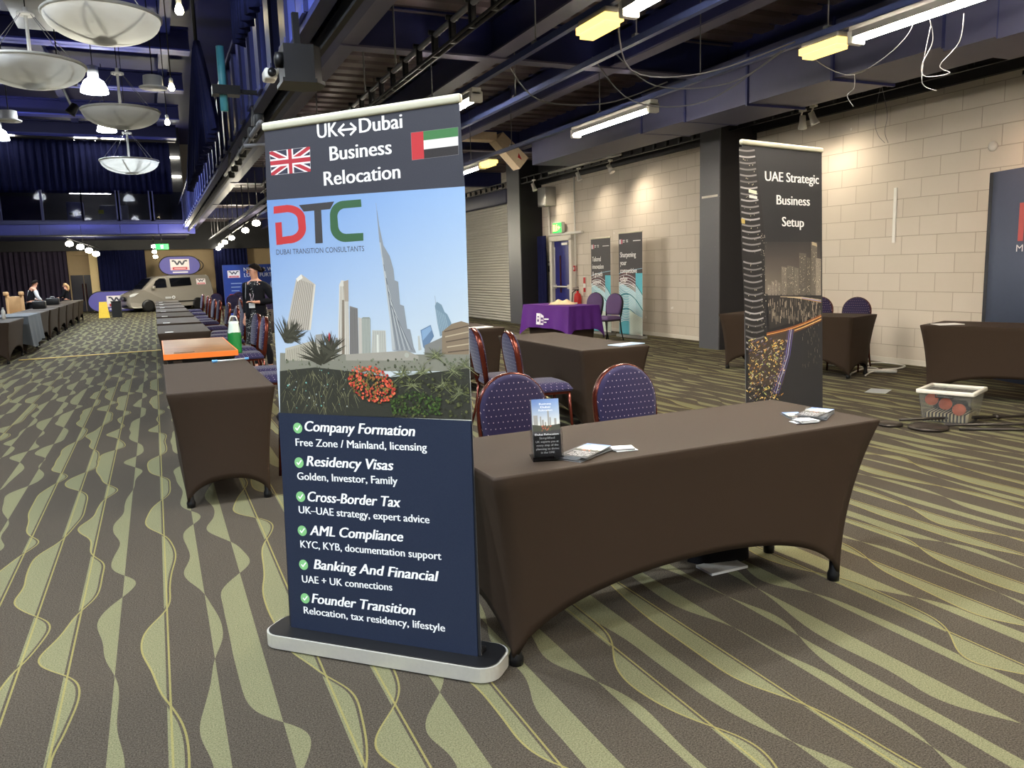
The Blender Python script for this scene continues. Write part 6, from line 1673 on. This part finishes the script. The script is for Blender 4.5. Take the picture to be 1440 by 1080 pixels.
def person(label, loc, rz, H, arms, hair, hair_long, top, bottom, dress=None, headturn=0.0, lean=0.0, legs=None, sleeve=None, shoe=BLACKPLAST):
    """arms: right then left, each (elbow, wrist, hand direction); figure faces +y, 1.70 m before scaling"""
    t = thing('person', label, 'person', loc, rz)
    t.scale = (H/1.7,)*3
    def L(p): return (p[0], p[1]+lean*max(0, p[2]-0.95)*1.0, p[2]-lean*lean*0.35*max(0, p[2]-0.95))
    hc, hs = math.cos(headturn), math.sin(headturn)
    def Hd(p):                                              # head points turn on the neck
        q = (p[0]*hc-p[1]*hs, p[0]*hs+p[1]*hc, p[2]); return L(q)
    pel = ((0, 0, 0.95), (0.135, 0.10))
    body = [[pel, (L((0, 0, 1.10)), (0.115, 0.085)), (L((0, 0.0, 1.28)), (0.135, 0.095)), (L((0, -0.01, 1.41)), (0.10, 0.07)), (L((0, 0.0, 1.47)), 0.05), (Hd((0, 0.012, 1.54)), (0.062, 0.066)), (Hd((0, 0.016, 1.61)), (0.072, 0.086)), (Hd((0, 0.0, 1.68)), (0.045, 0.055))]]
    ch = (L((0, -0.01, 1.41)), (0.10, 0.07))
    slv, lg_ = [], []
    for s, (e, w, d) in ((1, arms[0]), (-1, arms[1])):
        sh = (s*0.165, -0.01, 1.375)
        arm = [ch, (L(sh), 0.055), (L(e), 0.042), (L(w), 0.026)]
        body.append(arm); body += fingers(L(w), d, s)
        slv.append([(ch[0], (0.115, 0.085)), (L(sh), 0.072), (L(e), 0.058), (tuple(Vector(L(e)).lerp(Vector(L(w)), 0.88)), 0.045)])
    lp = legs or (((0.10, 0.03, 0.50), (0.11, -0.02, 0.09)), ((-0.10, 0.0, 0.50), (-0.12, -0.04, 0.09)))
    for s, (k, an) in zip((1, -1), lp):
        hip = (s*0.085, 0, 0.88)
        c_ = [pel, (hip, 0.088), (k, 0.056), ((an[0], an[1]-0.01, 0.30), 0.052), (an, 0.036)]
        body.append(c_+[((an[0]+s*0.02, an[1]+0.12, 0.035), (0.035, 0.022))])
        lg_.append([pel] + [(hip, 0.098)]+[(k, 0.064), ((an[0], an[1]-0.01, 0.30), 0.059), ((an[0], an[1], 0.11), 0.042)])
        m = MB(); m.lathe([(0.0, 0.0), (0.042, 0.0), (0.046, 0.03), (0.036, 0.07), (0.0, 0.085)], 14, 0, Matrix.Translation((an[0]+s*0.012, an[1]+0.05, 0)) @ Matrix.Rotation(-s*0.15, 4, 'Z'), True, 1.0, 2.6); m.build('shoe', shoe, t)
    skin_mesh('body', body, SKIN, t)
    skin_mesh('trousers' if dress is None else 'tights', lg_, bottom, t)
    skin_mesh('jacket', [[((0, 0, 0.90), (0.16, 0.125)), (L((0, 0, 1.10)), (0.14, 0.11)), (L((0, 0.0, 1.28)), (0.155, 0.118)), (ch[0], (0.115, 0.085)), (L((0, -0.005, 1.455)), 0.058)]]+([] if sleeve else slv), top, t)
    if sleeve:
        for q in slv: skin_mesh('shirt_sleeve', [q[1:]], sleeve, t)
    # face
    def fpt(x, y, z): return Hd((x, y, z))
    m = MB()
    for s in (-1, 1): m.lathe([(0, -0.009), (0.011, 0), (0, 0.009)], 8, 0, Matrix.Translation(fpt(s*0.03, 0.088, 1.605)))
    m.build('eyes', BLACKPLAST, t)
    m = MB(); m.path([fpt(0, 0.088, 1.615), fpt(0, 0.112, 1.575), fpt(0, 0.092, 1.568)], [0.009, 0.014, 0.008], 8); m.build('nose', SKIN, t)
    m = MB(); m.path([fpt(-0.025, 0.082, 1.54), fpt(0, 0.09, 1.538), fpt(0.025, 0.082, 1.54)], [0.004, 0.007, 0.004], 6); m.build('mouth', plain('lips', C(160, 84, 80), 0.5), t)
    m = MB()
    for s in (-1, 1): m.lathe([(0, -0.03), (0.012, -0.015), (0.016, 0.01), (0, 0.03)], 8, 0, Matrix.Translation(fpt(s*0.076, 0.0, 1.59)))
    m.build('ears', SKIN, t)
    m = MB()
    def cap(a, b):
        th = 2*PI*a; ph = PI*0.60*b
        fr = 0.5+0.5*math.sin(th)
        ph *= 1-0.46*fr
        return fpt(0.084*math.sin(ph)*math.cos(th), -0.008+0.104*math.sin(ph)*math.sin(th), 1.605+0.108*math.cos(ph))
    m.grid(cap, 24, 10); h = m.build('hair', hair, t); s_ = h.modifiers.new('volume', 'SOLIDIFY'); s_.thickness = 0.006; s_.offset = 1
    if hair_long:
        m = MB(); m.path([fpt(0, -0.09, 1.63), fpt(0, -0.135, 1.55), fpt(0.0, -0.14, 1.44), fpt(0.0, -0.12, 1.33)], [0.035, 0.05, 0.045, 0.015], 12); m.build('hair_tail', hair, t)
    if dress:
        m = MB()
        def dr(a, b):
            th = 2*PI*a; z = 1.445-0.985*b
            k = 0.105+0.05*min(1, max(0, (b-0.35)/0.25))+0.02*max(0, b-0.6)
            if b < 0.35: k = 0.118-0.02*math.sin(b/0.35*PI)
            if b < 0.10: k = 0.062+0.052*(b/0.10)**0.6
            k *= 1+0.04*b*math.sin(6*th)
            p = L((0, 0, z)); return (1.25*k*math.cos(th), p[1]+0.01+k*math.sin(th)*1.0, p[2])
        m.grid(dr, 36, 16); m.build('dress', dress, t)
    return t

n = NT('spotted_dress'); v = n.node('ShaderNodeTexVoronoi'); v.inputs['Scale'].default_value = 34.0
n.t.links.new(n.obj(), v.inputs['Vector'])
n.set(n.mix(n.M('LESS_THAN', v.outputs['Distance'], 0.24), C(20, 20, 22), C(210, 208, 200)), 0.8)
woman = person('person in black jacket and spotted dress, glasses and lanyard, standing by the aisle chairs', (1.36, 12.2, 0), math.radians(145), 1.60,
       (((0.24, -0.10, 1.14), (0.20, 0.02, 0.90), (0.1, 0.35, -0.9)), ((-0.27, -0.04, 1.13), (-0.10, 0.20, 1.12), (0.7, 0.4, 0.15))), HAIR, False, BLACKWEAR, BLACKWEAR, n.m, -0.9, 0.02,
       (((0.09, 0.03, 0.50), (0.09, -0.03, 0.09)), ((-0.11, 0.05, 0.50), (-0.16, 0.02, 0.09))))
# her jacket is open: dress shows in front; glasses, bun, lanyard, bag
m = MB()
m.lathe([(0, -0.045), (0.04, -0.02), (0.045, 0.01), (0, 0.04)], 14, 0, Matrix.Rotation(-0.9, 4, 'Z') @ Matrix.Translation((0, -0.115, 1.62))); m.build('hair_bun', HAIR, woman)
m = MB()
for s in (-1, 1): m.path([(s*0.034+0.026*math.cos(2*PI*i/12), 0.108, 1.605+0.02*math.sin(2*PI*i/12)) for i in range(12)], 0.004, 5, 0, True); m.tube((s*0.06, 0.105, 1.61), (s*0.078, 0.0, 1.615), 0.004, 5)
m.tube((-0.01, 0.11, 1.61), (0.01, 0.11, 1.61), 0.004, 5); m.bm.transform(Matrix.Rotation(-0.9, 4, 'Z')); m.build('glasses', plain('tortoise_frame', C(96, 46, 30), 0.3), woman)
m = MB(); m.path([(-0.07, 0.06, 1.44), (-0.05, 0.135, 1.30), (0.0, 0.155, 1.13), (0.05, 0.135, 1.30), (0.07, 0.06, 1.44)], 0.007, 6); lan = m.build('lanyard', plain('pale_ribbon', C(190, 170, 178), 0.6), woman)
m = MB(); m.box((0.0, 0.165, 1.07), (0.10, 0.006, 0.075)); m.build('name_badge', WHITEPLAST, lan)
m = MB()
for s in (-1, 1): m.grid(lambda a, b: (s*(0.03+0.0+0.13*a+0.02*(1-b)), 0.155-0.10*a*a-0.01*b, 0.86+0.52*b), 6, 6)
jf = m.build('jacket_front', BLACKWEAR, woman); s_ = jf.modifiers.new('cloth', 'SOLIDIFY'); s_.thickness = 0.01
m = MB(); m.path([(0.10, 0.12, 1.42), (0.14, 0.09, 1.2), (0.17, -0.0, 1.0)], 0.006, 6); m.build('drawstring', plain('grey_cord', C(150, 150, 150), 0.6), woman)
t = thing('shoulder_bag', 'grey brown shoulder bag hanging at the hip of the standing woman', 'bag', (1.55, 12.3, 0.56), math.radians(20))
m = MB(); m.box((0, 0, 0.19), (0.34, 0.14, 0.36), 0, 0.05); m.build('bag_body', plain('taupe_canvas', C(84, 74, 66), 0.8), t)
m = MB(); m.box((0, -0.072, 0.12), (0.26, 0.03, 0.16), 0, 0.015); m.build('pocket', plain('dark_taupe_canvas', C(56, 44, 38), 0.8), t)
m = MB(); m.path([(-0.14, 0.0, 0.34), (-0.12, 0.0, 0.52), (-0.06, -0.02, 0.70), (0.04, 0.0, 0.52), (0.14, 0, 0.34)], 0.012, 6); m.build('strap', BLACKWEAR, t)
person('person in dark coat almost hidden behind the big banner, hand showing', (3.42, 11.0, 0), math.radians(-150), 1.66,
       (((0.25, -0.02, 1.12), (0.20, 0.14, 0.93), (0.1, 0.5, -0.6)), ((-0.29, 0.0, 1.13), (-0.36, 0.10, 0.98), (-0.3, 0.3, -0.7))), HAIR, False, BLACKWEAR, BLACKWEAR)
dup(c0, (4.02, 11.75, 0), face(-1, 0.2), 'purple chair just visible beside the person behind the big banner')
WSHIRT = plain('white_shirt', C(226, 224, 224), 0.7)
person('person in white shirt and black waistcoat leaning over the left aisle tables', (-3.46, 27.6, 0), math.radians(-60), 1.52,
       (((0.25, 0.10, 1.12), (0.18, 0.30, 0.98), (0, 0.7, -0.4)), ((-0.28, 0.05, 1.12), (-0.16, 0.28, 1.02), (0.4, 0.6, -0.2))), HAIR, False, BLACKWEAR, BLACKWEAR, None, 0.2, 0.35, None, WSHIRT)
person('blonde person in black top by the far end of the left aisle tables', (-3.02, 33.6, 0), math.radians(70), 1.36,
       (((0.24, 0.06, 1.12), (0.16, 0.26, 1.05), (0, 0.7, 0)), ((-0.24, 0.06, 1.12), (-0.16, 0.26, 1.05), (0, 0.7, 0))), plain('blonde_hair', C(206, 160, 104), 0.5, var=0.25, scale=80), True, BLACKWEAR, BLACKWEAR)
